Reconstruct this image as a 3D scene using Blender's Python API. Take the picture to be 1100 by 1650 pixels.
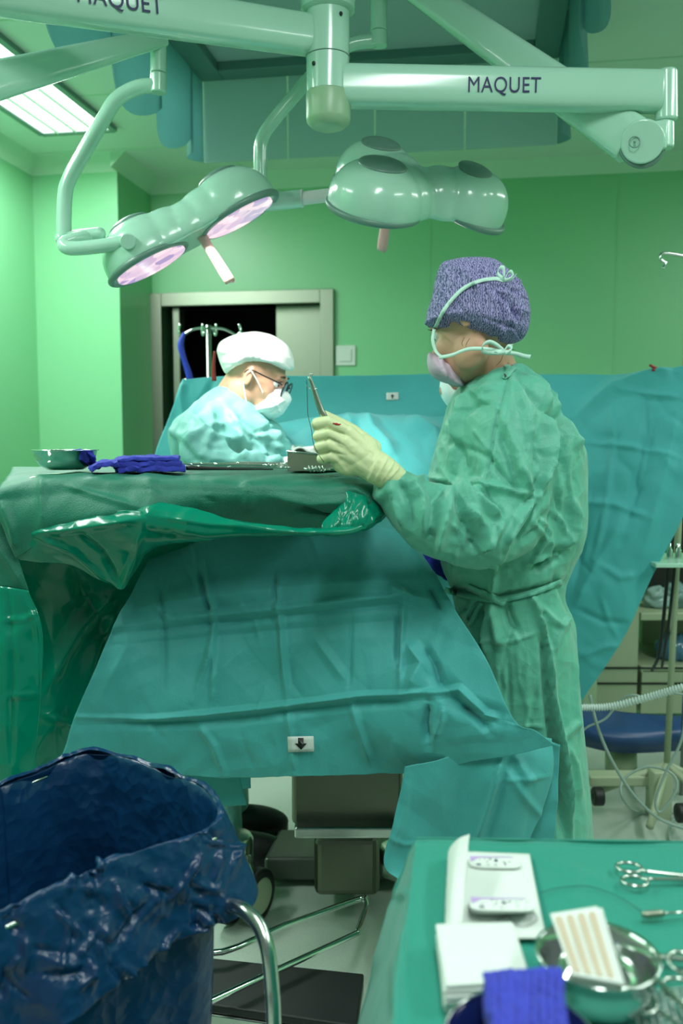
import bpy, bmesh, math, random
import numpy as np
from mathutils import Vector, Matrix
from mathutils.bvhtree import BVHTree
for o in list(bpy.data.objects): bpy.data.objects.remove(o, do_unlink=True)
SC = bpy.context.scene; COL = SC.collection
R = math.radians
# ------------------------------------------------------------------ camera
F = 1450.0; PITCH = R(5.0); CAMZ = 1.33
cd = bpy.data.cameras.new('camera'); cam = bpy.data.objects.new('camera', cd); COL.objects.link(cam)
cam.location = (0, 0, CAMZ); cam.rotation_euler = (R(90) - PITCH, 0, 0)
cd.sensor_width = 36; cd.lens = F / 1650 * 36; cd.clip_start = 0.02; cd.clip_end = 50
cd.dof.use_dof = True; cd.dof.focus_distance = 1.92; cd.dof.aperture_fstop = 3.4
SC.camera = cam
SC.view_settings.view_transform = 'Standard'; SC.view_settings.look = 'None'
SC.view_settings.gamma = 1; SC.view_settings.use_curve_mapping = False
SC.view_settings.exposure = -0.1
w = bpy.data.worlds.new('world'); SC.world = w; w.use_nodes = True
w.node_tree.nodes['Background'].inputs[0].default_value = (0.72, 0.86, 0.84, 1)
w.node_tree.nodes['Background'].inputs[1].default_value = 0.25
CEIL = 2.75; YAW = R(9.5)
DV = Vector((math.sin(YAW), math.cos(YAW), 0)); RV = Vector((math.cos(YAW), -math.sin(YAW), 0))
def Rm(r, d, z=0.0): return RV * r + DV * d + Vector((0, 0, z))
def area(name, loc, size, power, color, target=None, sizey=None, spread=180):
    l = bpy.data.lights.new(name, 'AREA'); l.energy = power; l.color = color; l.size = size
    l.shape = 'RECTANGLE'; l.size_y = sizey or size; l.spread = R(spread)
    o = bpy.data.objects.new(name, l); COL.objects.link(o); o.location = loc
    d = (Vector(target) - Vector(loc)) if target is not None else Vector((0, 0, -1))
    o.rotation_euler = d.to_track_quat('-Z', 'Y').to_euler() if target is not None else (0, 0, -YAW)
    return o
PANELS = [(-1.94, 3.35, 46), (-1.94, 1.2, 44), (0.15, 0.35, 30), (1.9, 3.3, 20), (1.9, 1.2, 40)]  # first is the visible fitting; the rest are added out of view for overhead light
for r_, d_, pw in PANELS:
    area('panel_light', Rm(r_, d_, CEIL - 0.035), 0.30, pw, (0.92, 1.0, 0.97), sizey=1.4)

# ------------------------------------------------------------------ measuring helpers
CP, SP = math.cos(PITCH), math.sin(PITCH)
def ray(px, py):
    v = (825 - py) / F
    return Vector(((px - 550) / F, CP + v * SP, -SP + v * CP))
def P(px, py, Y):
    d = ray(px, py); s = Y / d.y
    return Vector((d.x * s, Y, CAMZ + d.z * s))
def PZ(px, py, z):
    d = ray(px, py); s = (z - CAMZ) / d.z
    return Vector((d.x * s, d.y * s, z))
def PW(px, py, dw):
    d = ray(px, py); s = dw / d.dot(DV); q = d * s; return Vector((q.x, q.y, CAMZ + q.z))
def projn(co):
    x = co[:, 0]; y = co[:, 1]; z = co[:, 2] - CAMZ
    f = y * CP - z * SP; u = y * SP + z * CP
    return np.stack([550 + F * x / f, 825 - F * u / f], 1)
def pxm(n, Y): return n * Y / F

# ------------------------------------------------------------------ noise and folds
def _h(ix, iy, iz, s):
    n = (ix * 73856093 ^ iy * 19349663 ^ iz * 83492791 ^ (s * 2654435761)) & 0xffffffff
    n = ((n ^ (n >> 13)) * 1274126177) & 0xffffffff
    n = n ^ (n >> 16)
    return (n & 0xffff) / 65535.0
def vn(p, s=1):
    p = np.asarray(p, float); i = np.floor(p).astype(np.int64); f = p - i; f = f * f * (3 - 2 * f)
    r = 0
    for a in (0, 1):
        for b in (0, 1):
            for c in (0, 1):
                wgt = (f[:, 0] if a else 1 - f[:, 0]) * (f[:, 1] if b else 1 - f[:, 1]) * (f[:, 2] if c else 1 - f[:, 2])
                r = r + wgt * _h(i[:, 0] + a, i[:, 1] + b, i[:, 2] + c, s)
    return r * 2 - 1
def tri(x): return 2 * np.abs(x - np.floor(x) - 0.5) - 0.5
def crumple(p, scale, amp, seed, stretch=(1, 1, 1), k=5, warp=0.5):
    rg = np.random.RandomState(seed)
    q = p * np.array(stretch) / scale
    wq = np.stack([vn(q * 0.7 + 11 * j, seed + j) for j in range(3)], 1) * warp
    q = q + wq; h = 0
    for i in range(k):
        n = rg.normal(size=3); n /= np.linalg.norm(n)
        m = 0.5 + 0.5 * vn(q * 0.6 + 31 * i, seed + 7 + i); m = np.clip(m * 1.6 - 0.3, 0, 1)
        h = h + tri(q @ n * (1 + 0.35 * i) + rg.rand()) * m / (1 + 0.3 * i)
    return h * amp
def creases_h(uv, creases):
    """creases: (points, width px, amp metres); ridge (+) or valley (-), faded at its ends"""
    h = np.zeros(len(uv))
    for pts, wd, amp in creases:
        best = np.full(len(uv), 1e9); par = np.zeros(len(uv)); n = len(pts) - 1
        for k in range(n):
            a = np.array(pts[k], float); b = np.array(pts[k + 1], float); ab = b - a
            t = np.clip(((uv - a) @ ab) / max(ab @ ab, 1e-6), 0, 1)
            d = np.linalg.norm(uv - (a + t[:, None] * ab), axis=1)
            m = d < best; best[m] = d[m]; par[m] = (k + t[m]) / n
        e = np.clip(np.minimum(par, 1 - par) * 5, 0.25, 1)
        x = np.clip(1 - best / wd, 0, 1)
        h += amp * e * x ** 1.5
    return h
def rnd_creases(seed, box, n, ang, spread, ln, wd, amp):
    rg = random.Random(seed); out = []
    for _ in range(n):
        x = rg.uniform(box[0], box[2]); y = rg.uniform(box[1], box[3]); a = R(ang + rg.uniform(-spread, spread)); L = rg.uniform(0.5, 1.2) * ln
        b = rg.uniform(-.25, .25) * L; dx, dy = math.cos(a), math.sin(a)
        out.append(([(x - dx * L / 2, y - dy * L / 2), (x - dy * b * .5, y + dx * b * .5), (x + dx * L / 2, y + dy * L / 2)], wd * rg.uniform(.6, 1.3), amp * rg.choice((-1, 1)) * rg.uniform(.5, 1.1)))
    return out

# ------------------------------------------------------------------ object helpers
def tag(o, label, cat=None, group=None, kind=None):
    if label: o['label'] = label
    if cat: o['category'] = cat
    if group: o['group'] = group
    if kind: o['kind'] = kind
    return o
def thing(name, loc, label, cat, group=None):
    o = bpy.data.objects.new(name, None); COL.objects.link(o); o.location = loc; o.empty_display_size = .05
    return tag(o, label, cat, group)
def link(name, me, mat, parent=None):
    o = bpy.data.objects.new(name, me); COL.objects.link(o)
    if mat: me.materials.clear(); me.materials.append(mat)
    if parent is not None:
        o.parent = parent; o.matrix_parent_inverse = WM(parent).inverted()
    return o
def WM(o):
    m = o.matrix_basis.copy()
    if o.parent: return WM(o.parent) @ o.matrix_parent_inverse @ m
    return m
def obj(name, bm, mat, parent=None, smooth=True, bevel=0, solid=0, sub=0):
    me = bpy.data.meshes.new(name); bmesh.ops.recalc_face_normals(bm, faces=bm.faces[:]); bm.to_mesh(me); bm.free()
    for p in me.polygons: p.use_smooth = smooth
    o = link(name, me, mat, parent)
    if solid:
        m = o.modifiers.new('s', 'SOLIDIFY'); m.thickness = solid; m.offset = 0
    if bevel:
        m = o.modifiers.new('b', 'BEVEL'); m.width = bevel; m.segments = 3; m.limit_method = 'ANGLE'; m.angle_limit = R(40)
    if sub:
        m = o.modifiers.new('u', 'SUBSURF'); m.levels = sub; m.render_levels = sub
    return o
def struct(name, bm, mat, **k): return tag(obj(name, bm, mat, **k), None, None, None, 'structure')
def flat(o, ang=35):
    me = o.data
    for e in me.edges: pass
    me.set_sharp_from_angle(angle=R(ang)); return o
def box(bm, c, s, rot=None):
    v = bmesh.ops.create_cube(bm, size=1)['verts']; m = (rot or Matrix()).to_4x4()
    bmesh.ops.transform(bm, matrix=Matrix.Translation(c) @ m @ Matrix.Diagonal((*s, 1)), verts=v); return v
def quadbox(bm, pts, th):
    """slab from four corner points and a thickness vector"""
    a = [bm.verts.new(p) for p in pts]; b = [bm.verts.new(Vector(p) + th) for p in pts]; n = len(pts)
    bm.faces.new(a); bm.faces.new(b[::-1])
    for i in range(n): bm.faces.new((a[i], a[(i + 1) % n], b[(i + 1) % n], b[i]))
def ell(bm, c, r, rot=None, seg=24):
    v = bmesh.ops.create_uvsphere(bm, u_segments=seg, v_segments=seg // 2 + 2, radius=1)['verts']
    bmesh.ops.transform(bm, matrix=Matrix.Translation(c) @ (rot or Matrix()).to_4x4() @ Matrix.Diagonal((*r, 1)), verts=v); return v
def crv(pts, n):
    """Catmull-Rom through points (Vectors or tuples of numbers), n steps a span"""
    A = [np.array(p, float) for p in pts]; out = []
    E = [2 * A[0] - A[1]] + A + [2 * A[-1] - A[-2]]
    for i in range(len(A) - 1):
        p0, p1, p2, p3 = E[i:i + 4]
        for k in range(n):
            t = k / n
            out.append(.5 * ((2 * p1) + (p2 - p0) * t + (2 * p0 - 5 * p1 + 4 * p2 - p3) * t * t + (3 * p1 - p0 - 3 * p2 + p3) * t ** 3))
    out.append(A[-1]); return out
def tube(bm, pts, rad, n=16, steps=8, cap=True, smooth=True, flatk=1.0):
    if not hasattr(rad, '__len__'): rad = [rad] * len(pts)
    q = [(*p, r) for p, r in zip(pts, rad)]
    C = crv(q, steps) if (smooth and len(pts) > 2) else [np.array(x, float) for x in q]
    pos = [Vector(c[:3]) for c in C]; rr = [max(c[3], 1e-5) for c in C]; rings = []
    T = (pos[1] - pos[0]).normalized(); up = Vector((0, 0, 1)) if abs(T.z) < .9 else Vector((0, 1, 0)); N = (up - T * up.dot(T)).normalized()
    for i, p in enumerate(pos):
        t = (pos[min(i + 1, len(pos) - 1)] - pos[max(i - 1, 0)]).normalized(); N = (N - t * N.dot(t)).normalized(); B = t.cross(N)
        rings.append([bm.verts.new(p + (N * math.cos(a) * flatk + B * math.sin(a)) * rr[i]) for a in (2 * math.pi * k / n for k in range(n))])
    for a, b in zip(rings, rings[1:]):
        for k in range(n): bm.faces.new((a[k], a[(k + 1) % n], b[(k + 1) % n], b[k]))
    if cap: bm.faces.new(rings[0][::-1]); bm.faces.new(rings[-1])
    return rings
def cap_(bm, a, b, ra, rb=None, seg=16):
    """capsule for voxel unions"""
    rb = ra if rb is None else rb
    tube(bm, [a, b], [ra, rb], n=seg, smooth=False); ell(bm, a, (ra,) * 3, seg=seg); ell(bm, b, (rb,) * 3, seg=seg)
def lathe(bm, prof, c=(0, 0, 0), n=48, M=None, close=False):
    M = M or Matrix.Translation(c); rings = []
    for r, z in prof:
        rings.append([bm.verts.new(M @ Vector((r * math.cos(2 * math.pi * k / n), r * math.sin(2 * math.pi * k / n), z))) for k in range(n)])
    for a, b in zip(rings, rings[1:]):
        for k in range(n): bm.faces.new((a[k], a[(k + 1) % n], b[(k + 1) % n], b[k]))
    bm.faces.new(rings[0][::-1])
    if close: bm.faces.new(rings[-1])
def torus(bm, c, R_, r, rot=None, n=48, m=10, sy=1.0):
    M = Matrix.Translation(c) @ (rot or Matrix()).to_4x4(); rings = []
    for i in range(n):
        a = 2 * math.pi * i / n
        rings.append([bm.verts.new(M @ Vector(((R_ + r * math.cos(b)) * math.cos(a), (R_ + r * math.cos(b)) * math.sin(a) * sy, r * math.sin(b)))) for b in (2 * math.pi * j / m for j in range(m))])
    for i in range(n):
        a, b = rings[i], rings[(i + 1) % n]
        for j in range(m): bm.faces.new((a[j], b[j], b[(j + 1) % m], a[(j + 1) % m]))
def voxel(bm, size, smooth=8, name='m'):
    me = bpy.data.meshes.new('t'); bm.to_mesh(me); bm.free(); o = bpy.data.objects.new('t', me); COL.objects.link(o)
    m = o.modifiers.new('r', 'REMESH'); m.mode = 'VOXEL'; m.voxel_size = size
    if smooth: s = o.modifiers.new('s', 'SMOOTH'); s.factor = .5; s.iterations = smooth
    dg = bpy.context.evaluated_depsgraph_get(); out = bpy.data.meshes.new_from_object(o.evaluated_get(dg))
    bpy.data.objects.remove(o); bpy.data.meshes.remove(me); out.name = name
    for p in out.polygons: p.use_smooth = True
    return out
def getco(me):
    a = np.empty(len(me.vertices) * 3); me.vertices.foreach_get('co', a); return a.reshape(-1, 3)
def getno(me):
    a = np.array([0.0] * (len(me.vertices) * 3)); me.vertices.foreach_get('normal', a); return a.reshape(-1, 3)
def setco(me, co): me.vertices.foreach_set('co', np.ascontiguousarray(co).reshape(-1)); me.update()
def fold_mesh(me, creases=(), crum=()):
    co = getco(me); no = getno(me)
    v = np.array([0, 0, CAMZ]) - co; v /= np.linalg.norm(v, axis=1)[:, None]
    wgt = np.clip((no * v).sum(1) * 3 + .3, 0, 1)
    h = creases_h(projn(co), creases) * wgt if creases else np.zeros(len(co))
    for c in crum: h = h + crumple(co, **c)
    setco(me, co + no * h[:, None])
def sheet(name, rows, mat, parent=None, nu=12, nv=12, creases=(), crum=(), solid=.0012, loop=False):
    """cloth surface through rows of points, each row the same count; creases measured like the rows"""
    rows = [[np.array(p, float) for p in r] for r in rows]
    R1 = [crv(r + ([r[0]] if loop else []), nu) for r in rows]
    cols = [crv([r[i] for r in R1], nv) for i in range(len(R1[0]))]
    G = np.array(cols).transpose(1, 0, 2); nr, nc = G.shape[:2]
    du = np.gradient(G, axis=1); dv = np.gradient(G, axis=0); N = np.cross(du, dv)
    N /= np.maximum(np.linalg.norm(N, axis=2), 1e-9)[..., None]
    mid = G[nr // 2, nc // 2]; 
    if not loop:
        V = np.array([0, 0, CAMZ]) - G
        s = np.sign((N * V).sum(2)); sg = 1 if s.sum() > 0 else -1; N = N * sg
    co = G.reshape(-1, 3); no = N.reshape(-1, 3)
    h = creases_h(projn(co), creases) if creases else np.zeros(len(co))
    for c in crum: h = h + crumple(co, **c)
    co = co + no * h[:, None]
    me = bpy.data.meshes.new(name)
    idx = np.arange(nr * nc).reshape(nr, nc)
    f = np.stack([idx[:-1, :-1], idx[:-1, 1:], idx[1:, 1:], idx[1:, :-1]], 2).reshape(-1, 4)
    me.from_pydata(co.tolist(), [], f.tolist()); me.update()
    for p in me.polygons: p.use_smooth = True
    o = link(name, me, mat, parent)
    if solid: m = o.modifiers.new('s', 'SOLIDIFY'); m.thickness = solid; m.offset = 0
    return o
def rowsP(rows): return [[P(*p) for p in r] for r in rows]
def bvh(o):
    me = o.data; M = WM(o)
    return BVHTree.FromPolygons([M @ v.co for v in me.vertices], [tuple(p.vertices) for p in me.polygons])
CAMV = Vector((0, 0, CAMZ))
def hit(tree, px, py, off=.002, fb=2.0):
    d = ray(px, py).normalized(); h = tree.ray_cast(CAMV, d)
    if h[0] is None: return P(px, py, fb)
    return h[0] - d * off
def strap(name, tree, pts, wd, mat, parent, off=.003, steps=10, fb=2.0, solid=.001):
    """a flat ribbon laid on a surface along a measured line"""
    C = crv(pts, steps); a = []; b = []
    for i, c in enumerate(C):
        t = C[min(i + 1, len(C) - 1)] - C[max(i - 1, 0)]; n = np.array([-t[1], t[0]]); n /= max(np.linalg.norm(n), 1e-6)
        wv = wd[min(int(i / len(C) * len(wd)), len(wd) - 1)] if hasattr(wd, '__len__') else wd
        a.append(hit(tree, *(c + n * wv / 2), off, fb)); b.append(hit(tree, *(c - n * wv / 2), off, fb))
    bm = bmesh.new(); va = [bm.verts.new(p) for p in a]; vb = [bm.verts.new(p) for p in b]
    for i in range(len(va) - 1): bm.faces.new((va[i], va[i + 1], vb[i + 1], vb[i]))
    return obj(name, bm, mat, parent, solid=solid)
def ribbon(name, pts, wd, mat, parent, wdir=(0, 0, 1), steps=8, solid=.001):
    C = [Vector(c) for c in crv(pts, steps)]; bm = bmesh.new(); W = Vector(wdir).normalized() * wd / 2
    va = [bm.verts.new(p + W) for p in C]; vb = [bm.verts.new(p - W) for p in C]
    for i in range(len(va) - 1): bm.faces.new((va[i], va[i + 1], vb[i + 1], vb[i]))
    return obj(name, bm, mat, parent, solid=solid)
def decal(name, tree, poly, mat, parent, off=.002, fb=2.0, sub=4, solid=.0006):
    """a thin sticker following the cloth below it; poly is a four-cornered outline or an outline fan"""
    bm = bmesh.new()
    if len(poly) == 4:
        a, b, c, d = [np.array(p, float) for p in poly]; g = []
        for i in range(sub + 1):
            t = i / sub; g.append([bm.verts.new(hit(tree, *((a * (1 - t) + d * t) * (1 - s) + (b * (1 - t) + c * t) * s), off, fb)) for s in (j / sub for j in range(sub + 1))])
        for i in range(sub):
            for j in range(sub): bm.faces.new((g[i][j], g[i][j + 1], g[i + 1][j + 1], g[i + 1][j]))
    else:
        bm.faces.new([bm.verts.new(hit(tree, *p, off, fb)) for p in poly])
    return obj(name, bm, mat, parent, solid=solid)

# ------------------------------------------------------------------ materials
def srgb(r, g, b):
    return tuple(((c / 255) / 12.92 if c / 255 <= .04045 else ((c / 255 + .055) / 1.055) ** 2.4) for c in (r, g, b)) + (1,)
def mat(name, col, rough=.5, metal=0, nscale=0, namp=0, bump=0, bscale=200, sheen=0, trans=0, emis=None, estr=0, sss=0, coat=0, spec=None, stretch=(1, 1, 1), facet=None):
    m = bpy.data.materials.new(name); m.use_nodes = True; nt = m.node_tree; b = nt.nodes['Principled BSDF']
    b.inputs['Base Color'].default_value = col; b.inputs['Roughness'].default_value = rough; b.inputs['Metallic'].default_value = metal
    if spec is not None: b.inputs['Specular IOR Level'].default_value = spec
    if coat: b.inputs['Coat Weight'].default_value = coat; b.inputs['Coat Roughness'].default_value = .12
    if sheen: b.inputs['Sheen Weight'].default_value = sheen
    if sss: b.inputs['Subsurface Weight'].default_value = sss; b.inputs['Subsurface Scale'].default_value = .01
    if emis: b.inputs['Emission Color'].default_value = emis; b.inputs['Emission Strength'].default_value = estr
    tc = nt.nodes.new('ShaderNodeTexCoord'); mp = nt.nodes.new('ShaderNodeMapping'); mp.inputs['Scale'].default_value = stretch
    nt.links.new(tc.outputs['Object'], mp.inputs[0])
    if nscale:
        n = nt.nodes.new('ShaderNodeTexNoise'); n.inputs['Scale'].default_value = nscale; n.inputs['Detail'].default_value = 4
        nt.links.new(mp.outputs[0], n.inputs['Vector'])
        mx = nt.nodes.new('ShaderNodeMix'); mx.data_type = 'RGBA'
        c = Vector(col[:3]); mx.inputs[6].default_value = (*(c * (1 - namp)), 1); mx.inputs[7].default_value = (*[min(1, x) for x in (c * (1 + namp))], 1)
        nt.links.new(n.outputs[0], mx.inputs[0]); nt.links.new(mx.outputs[2], b.inputs['Base Color'])
    if bump:
        n2 = nt.nodes.new('ShaderNodeTexNoise'); n2.inputs['Scale'].default_value = bscale; n2.inputs['Detail'].default_value = 3
        nt.links.new(mp.outputs[0], n2.inputs['Vector'])
        bp = nt.nodes.new('ShaderNodeBump'); bp.inputs['Strength'].default_value = bump; bp.inputs['Distance'].default_value = .002
        nt.links.new(n2.outputs[0], bp.inputs['Height']); nt.links.new(bp.outputs[0], b.inputs['Normal'])
    if facet:
        prev = b.inputs['Normal'].links[0].from_socket if b.inputs['Normal'].links else None
        for fs, fd in facet:
            ns = nt.nodes.new('ShaderNodeTexNoise'); ns.inputs['Scale'].default_value = fs * .6; ns.inputs['Detail'].default_value = 1; nt.links.new(tc.outputs['Object'], ns.inputs['Vector'])
            ma = nt.nodes.new('ShaderNodeVectorMath'); ma.operation = 'MULTIPLY_ADD'; ma.inputs[1].default_value = (1.1 / fs,) * 3; nt.links.new(ns.outputs[1], ma.inputs[0]); nt.links.new(tc.outputs['Object'], ma.inputs[2])
            vo = nt.nodes.new('ShaderNodeTexVoronoi'); vo.inputs['Scale'].default_value = fs; nt.links.new(ma.outputs[0], vo.inputs['Vector'])
            bq = nt.nodes.new('ShaderNodeBump'); bq.inputs['Strength'].default_value = 1; bq.inputs['Distance'].default_value = fd; nt.links.new(vo.outputs['Distance'], bq.inputs['Height'])
            if prev: nt.links.new(prev, bq.inputs['Normal'])
            prev = bq.outputs[0]
        nt.links.new(prev, b.inputs['Normal'])
    if trans:
        out = nt.nodes['Material Output']; tr = nt.nodes.new('ShaderNodeBsdfTranslucent'); tr.inputs[0].default_value = col
        ms = nt.nodes.new('ShaderNodeMixShader'); ms.inputs[0].default_value = trans
        nt.links.new(b.outputs[0], ms.inputs[1]); nt.links.new(tr.outputs[0], ms.inputs[2]); nt.links.new(ms.outputs[0], out.inputs[0])
    return m
M = {}
M['wall'] = mat('wall_paint', srgb(124, 194, 142), .35, nscale=1.5, namp=.03, bump=.02, bscale=60)
M['ceil'] = mat('ceiling_paint', srgb(205, 226, 212), .6)
M['trim'] = mat('cove_trim', srgb(185, 220, 192), .5)
M['floor'] = mat('floor_vinyl', srgb(176, 190, 178), .38, nscale=160, namp=.14)
M['darksteel'] = mat('dark_brushed_steel', srgb(112, 116, 102), .3, 1, nscale=30, namp=.06, stretch=(20, 20, 1))
M['steel'] = mat('steel', srgb(196, 204, 196), .22, 1, bump=.05, bscale=40, stretch=(1, 1, 20))
M['brushed'] = mat('brushed_steel', srgb(150, 158, 142), .42, 1, nscale=30, namp=.06, stretch=(20, 20, 1))
M['chrome'] = mat('chrome', srgb(215, 222, 218), .1, 1)
M['dark'] = mat('black_rubber', srgb(20, 24, 24), .5)
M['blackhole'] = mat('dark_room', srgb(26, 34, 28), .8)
M['lampwhite'] = mat('white_lacquer', srgb(172, 218, 196), .22, coat=.5)
M['lampgrey'] = mat('grey_plastic', srgb(105, 140, 128), .35)
M['beige'] = mat('beige_plastic', srgb(150, 186, 150), .35)
M['navy'] = mat('navy_print', srgb(16, 24, 84), .5)
M['teal'] = mat('teal_drape', srgb(72, 174, 172), .62, nscale=260, namp=.10, bump=.25, bscale=500, sheen=.2, trans=.10, facet=[(11, .004)])
M['tealback'] = mat('teal_screen_drape', srgb(80, 188, 190), .65, nscale=200, namp=.07, bump=.2, bscale=400, sheen=.2, trans=.22, facet=[(7, .006)])
M['plastic'] = mat('green_film', srgb(0, 132, 104), .18, bump=.12, bscale=30, trans=.12, facet=[(13, .005)])
M['darkdrape'] = mat('embossed_green_drape', srgb(14, 112, 88), .5, nscale=300, namp=.18, bump=.5, bscale=420, sheen=.1)
M['gown'] = mat('gown_cloth', srgb(94, 182, 156), .5, nscale=240, namp=.06, bump=.25, bscale=350, sheen=.25, trans=.08, facet=[(15, .007), (42, .0018)])
M['gownlight'] = mat('pale_gown_cloth', srgb(120, 190, 182), .55, nscale=240, namp=.06, bump=.2, bscale=350, trans=.1, facet=[(13, .008)])
M['tabledrape'] = mat('side_table_drape', srgb(22, 132, 114), .55, nscale=220, namp=.10, bump=.25, bscale=420, sheen=.15)
M['bag'] = mat('blue_film', srgb(15, 60, 102), .28, bump=.2, bscale=35, trans=.22, coat=.2, facet=[(13, .006), (45, .0025)])
M['skin'] = mat('skin', srgb(200, 156, 128), .5, sss=.15, nscale=40, namp=.05)
M['glove'] = mat('latex_glove', srgb(216, 226, 176), .42, sss=.15, bump=.08, bscale=60)
M['white'] = mat('white_paper', srgb(208, 216, 210), .75, bump=.2, bscale=300)
M['whitecloth'] = mat('white_cap_cloth', srgb(236, 240, 236), .8, bump=.4, bscale=260)
M['maskw'] = mat('white_mask', srgb(224, 236, 232), .7, bump=.2, bscale=300)
M['maskpink'] = mat('lilac_mask', srgb(206, 186, 204), .7, bump=.2, bscale=300)
M['tape'] = mat('pale_tie', srgb(196, 232, 218), .6)
M['blue'] = mat('royal_towel', srgb(46, 56, 172), .85, nscale=90, namp=.22, bump=.8, bscale=150, sheen=.05)
M['bluebowl'] = mat('blue_enamel', srgb(18, 30, 80), .2, coat=.5)
M['black'] = mat('black_frame', srgb(16, 16, 18), .3)
M['hair'] = mat('dark_hair', srgb(60, 44, 34), .5)
M['glassdark'] = mat('spectacle_glass', srgb(150, 160, 170), .05, spec=.8)
M['red'] = mat('red_plastic', srgb(150, 40, 34), .4)
M['cream'] = mat('cream_enamel', srgb(168, 180, 150), .4)
M['navyblue'] = mat('blue_moulding', srgb(40, 72, 120), .35)
M['bluestrap'] = mat('blue_vinyl', srgb(36, 60, 190), .5)
M['hose'] = mat('white_hose', srgb(206, 222, 214), .5)
M['cable'] = mat('grey_cable', srgb(150, 170, 162), .5)
M['tan'] = mat('tan_strip', srgb(186, 172, 148), .8, nscale=60, namp=.08)
M['purple'] = mat('lilac_print', srgb(176, 150, 200), .7)
M['blood'] = mat('blood', srgb(170, 40, 30), .3)
M['lampglass'] = mat('diffuser', srgb(250, 255, 252), .5, emis=(0.93, 1, .98, 1), estr=2.2)
def glassmat(name, col, alpha, rough=.2, trl=0):
    m = bpy.data.materials.new(name); m.use_nodes = True; nt = m.node_tree; b = nt.nodes['Principled BSDF']
    b.inputs['Base Color'].default_value = col; b.inputs['Roughness'].default_value = rough
    t = nt.nodes.new('ShaderNodeBsdfTransparent'); t.inputs[0].default_value = (*[min(1, c * 2.2) for c in col[:3]], 1)
    ms = nt.nodes.new('ShaderNodeMixShader'); ms.inputs[0].default_value = alpha
    so = b.outputs[0]
    if trl:
        tl = nt.nodes.new('ShaderNodeBsdfTranslucent'); tl.inputs[0].default_value = col; m2 = nt.nodes.new('ShaderNodeMixShader'); m2.inputs[0].default_value = trl
        nt.links.new(b.outputs[0], m2.inputs[1]); nt.links.new(tl.outputs[0], m2.inputs[2]); so = m2.outputs[0]
    nt.links.new(t.outputs[0], ms.inputs[1]); nt.links.new(so, ms.inputs[2]); nt.links.new(ms.outputs[0], nt.nodes['Material Output'].inputs[0]); return m
M['skirt'] = glassmat('tinted_panel', srgb(196, 222, 222), .85, trl=.5)
M['blueflap'] = glassmat('blue_flap', srgb(140, 182, 184), .88, trl=.55)
def capmat():
    m = mat('lilac_cap_cloth', srgb(150, 142, 196), .8); nt = m.node_tree; b = nt.nodes['Principled BSDF']
    tc = nt.nodes.new('ShaderNodeTexCoord'); mp = nt.nodes.new('ShaderNodeMapping'); mp.inputs['Scale'].default_value = (1, 1, 1)
    wv = nt.nodes.new('ShaderNodeTexWave'); wv.bands_direction = 'X'; wv.inputs['Scale'].default_value = 62; wv.inputs['Distortion'].default_value = 9
    wv.inputs['Detail'].default_value = 1.5; wv.inputs['Detail Scale'].default_value = 2.2
    nt.links.new(tc.outputs['Object'], mp.inputs[0]); nt.links.new(mp.outputs[0], wv.inputs[0])
    rp = nt.nodes.new('ShaderNodeValToRGB'); rp.color_ramp.elements[0].position = .3; rp.color_ramp.elements[1].position = .7
    rp.color_ramp.elements[0].color = srgb(84, 90, 132); rp.color_ramp.elements[1].color = srgb(166, 156, 206)
    nt.links.new(wv.outputs[1], rp.inputs[0]); nt.links.new(rp.outputs[0], b.inputs['Base Color'])
    bp = nt.nodes.new('ShaderNodeBump'); bp.inputs['Strength'].default_value = .4; bp.inputs['Distance'].default_value = .002
    nt.links.new(wv.outputs[1], bp.inputs['Height']); nt.links.new(bp.outputs[0], b.inputs['Normal']); return m
M['cap'] = capmat()
def lensmat():
    m = bpy.data.materials.new('lamp_lens'); m.use_nodes = True; nt = m.node_tree; b = nt.nodes['Principled BSDF']
    vo = nt.nodes.new('ShaderNodeTexVoronoi'); vo.inputs['Scale'].default_value = 26
    tc = nt.nodes.new('ShaderNodeTexCoord'); nt.links.new(tc.outputs['Object'], vo.inputs['Vector'])
    rp = nt.nodes.new('ShaderNodeValToRGB'); rp.color_ramp.elements[0].color = (.24, .16, .40, 1); rp.color_ramp.elements[1].color = (1, .70, .72, 1)
    nt.links.new(vo.outputs['Color'], rp.inputs[0]); nt.links.new(rp.outputs[0], b.inputs['Emission Color']); b.inputs['Emission Strength'].default_value = 1.3
    b.inputs['Base Color'].default_value = (.3, .25, .35, 1); b.inputs['Roughness'].default_value = .1; return m
M['lens'] = lensmat()

# ------------------------------------------------------------------ the room
BW = 4.98; LW = -2.40; PF = 4.52; PR = -1.93; RW = 3.2
def rbox(r0, r1, d0, d1, z0, z1):
    bm = bmesh.new(); p = [Rm(r0, d0, z0), Rm(r1, d0, z0), Rm(r1, d1, z0), Rm(r0, d1, z0)]
    quadbox(bm, p, Vector((0, 0, z1 - z0))); return bm
struct('floor', rbox(LW - .2, RW + .2, -1.5, BW + 2.6, -.1, 0), M['floor'], smooth=False)
struct('ceiling', rbox(LW - .2, RW + .2, -1.0, BW + .2, CEIL, CEIL + .1), M['ceil'], smooth=False)
struct('wall_left', rbox(LW - .12, LW, -1.0, BW, 0, CEIL), M['wall'], smooth=False)
struct('wall_left_pillar', rbox(LW, PR, PF, BW, 0, CEIL), M['wall'], smooth=False).name = 'wall_pillar'
struct('wall_right', rbox(RW, RW + .12, -1.0, BW, 0, CEIL), M['wall'], smooth=False)
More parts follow.
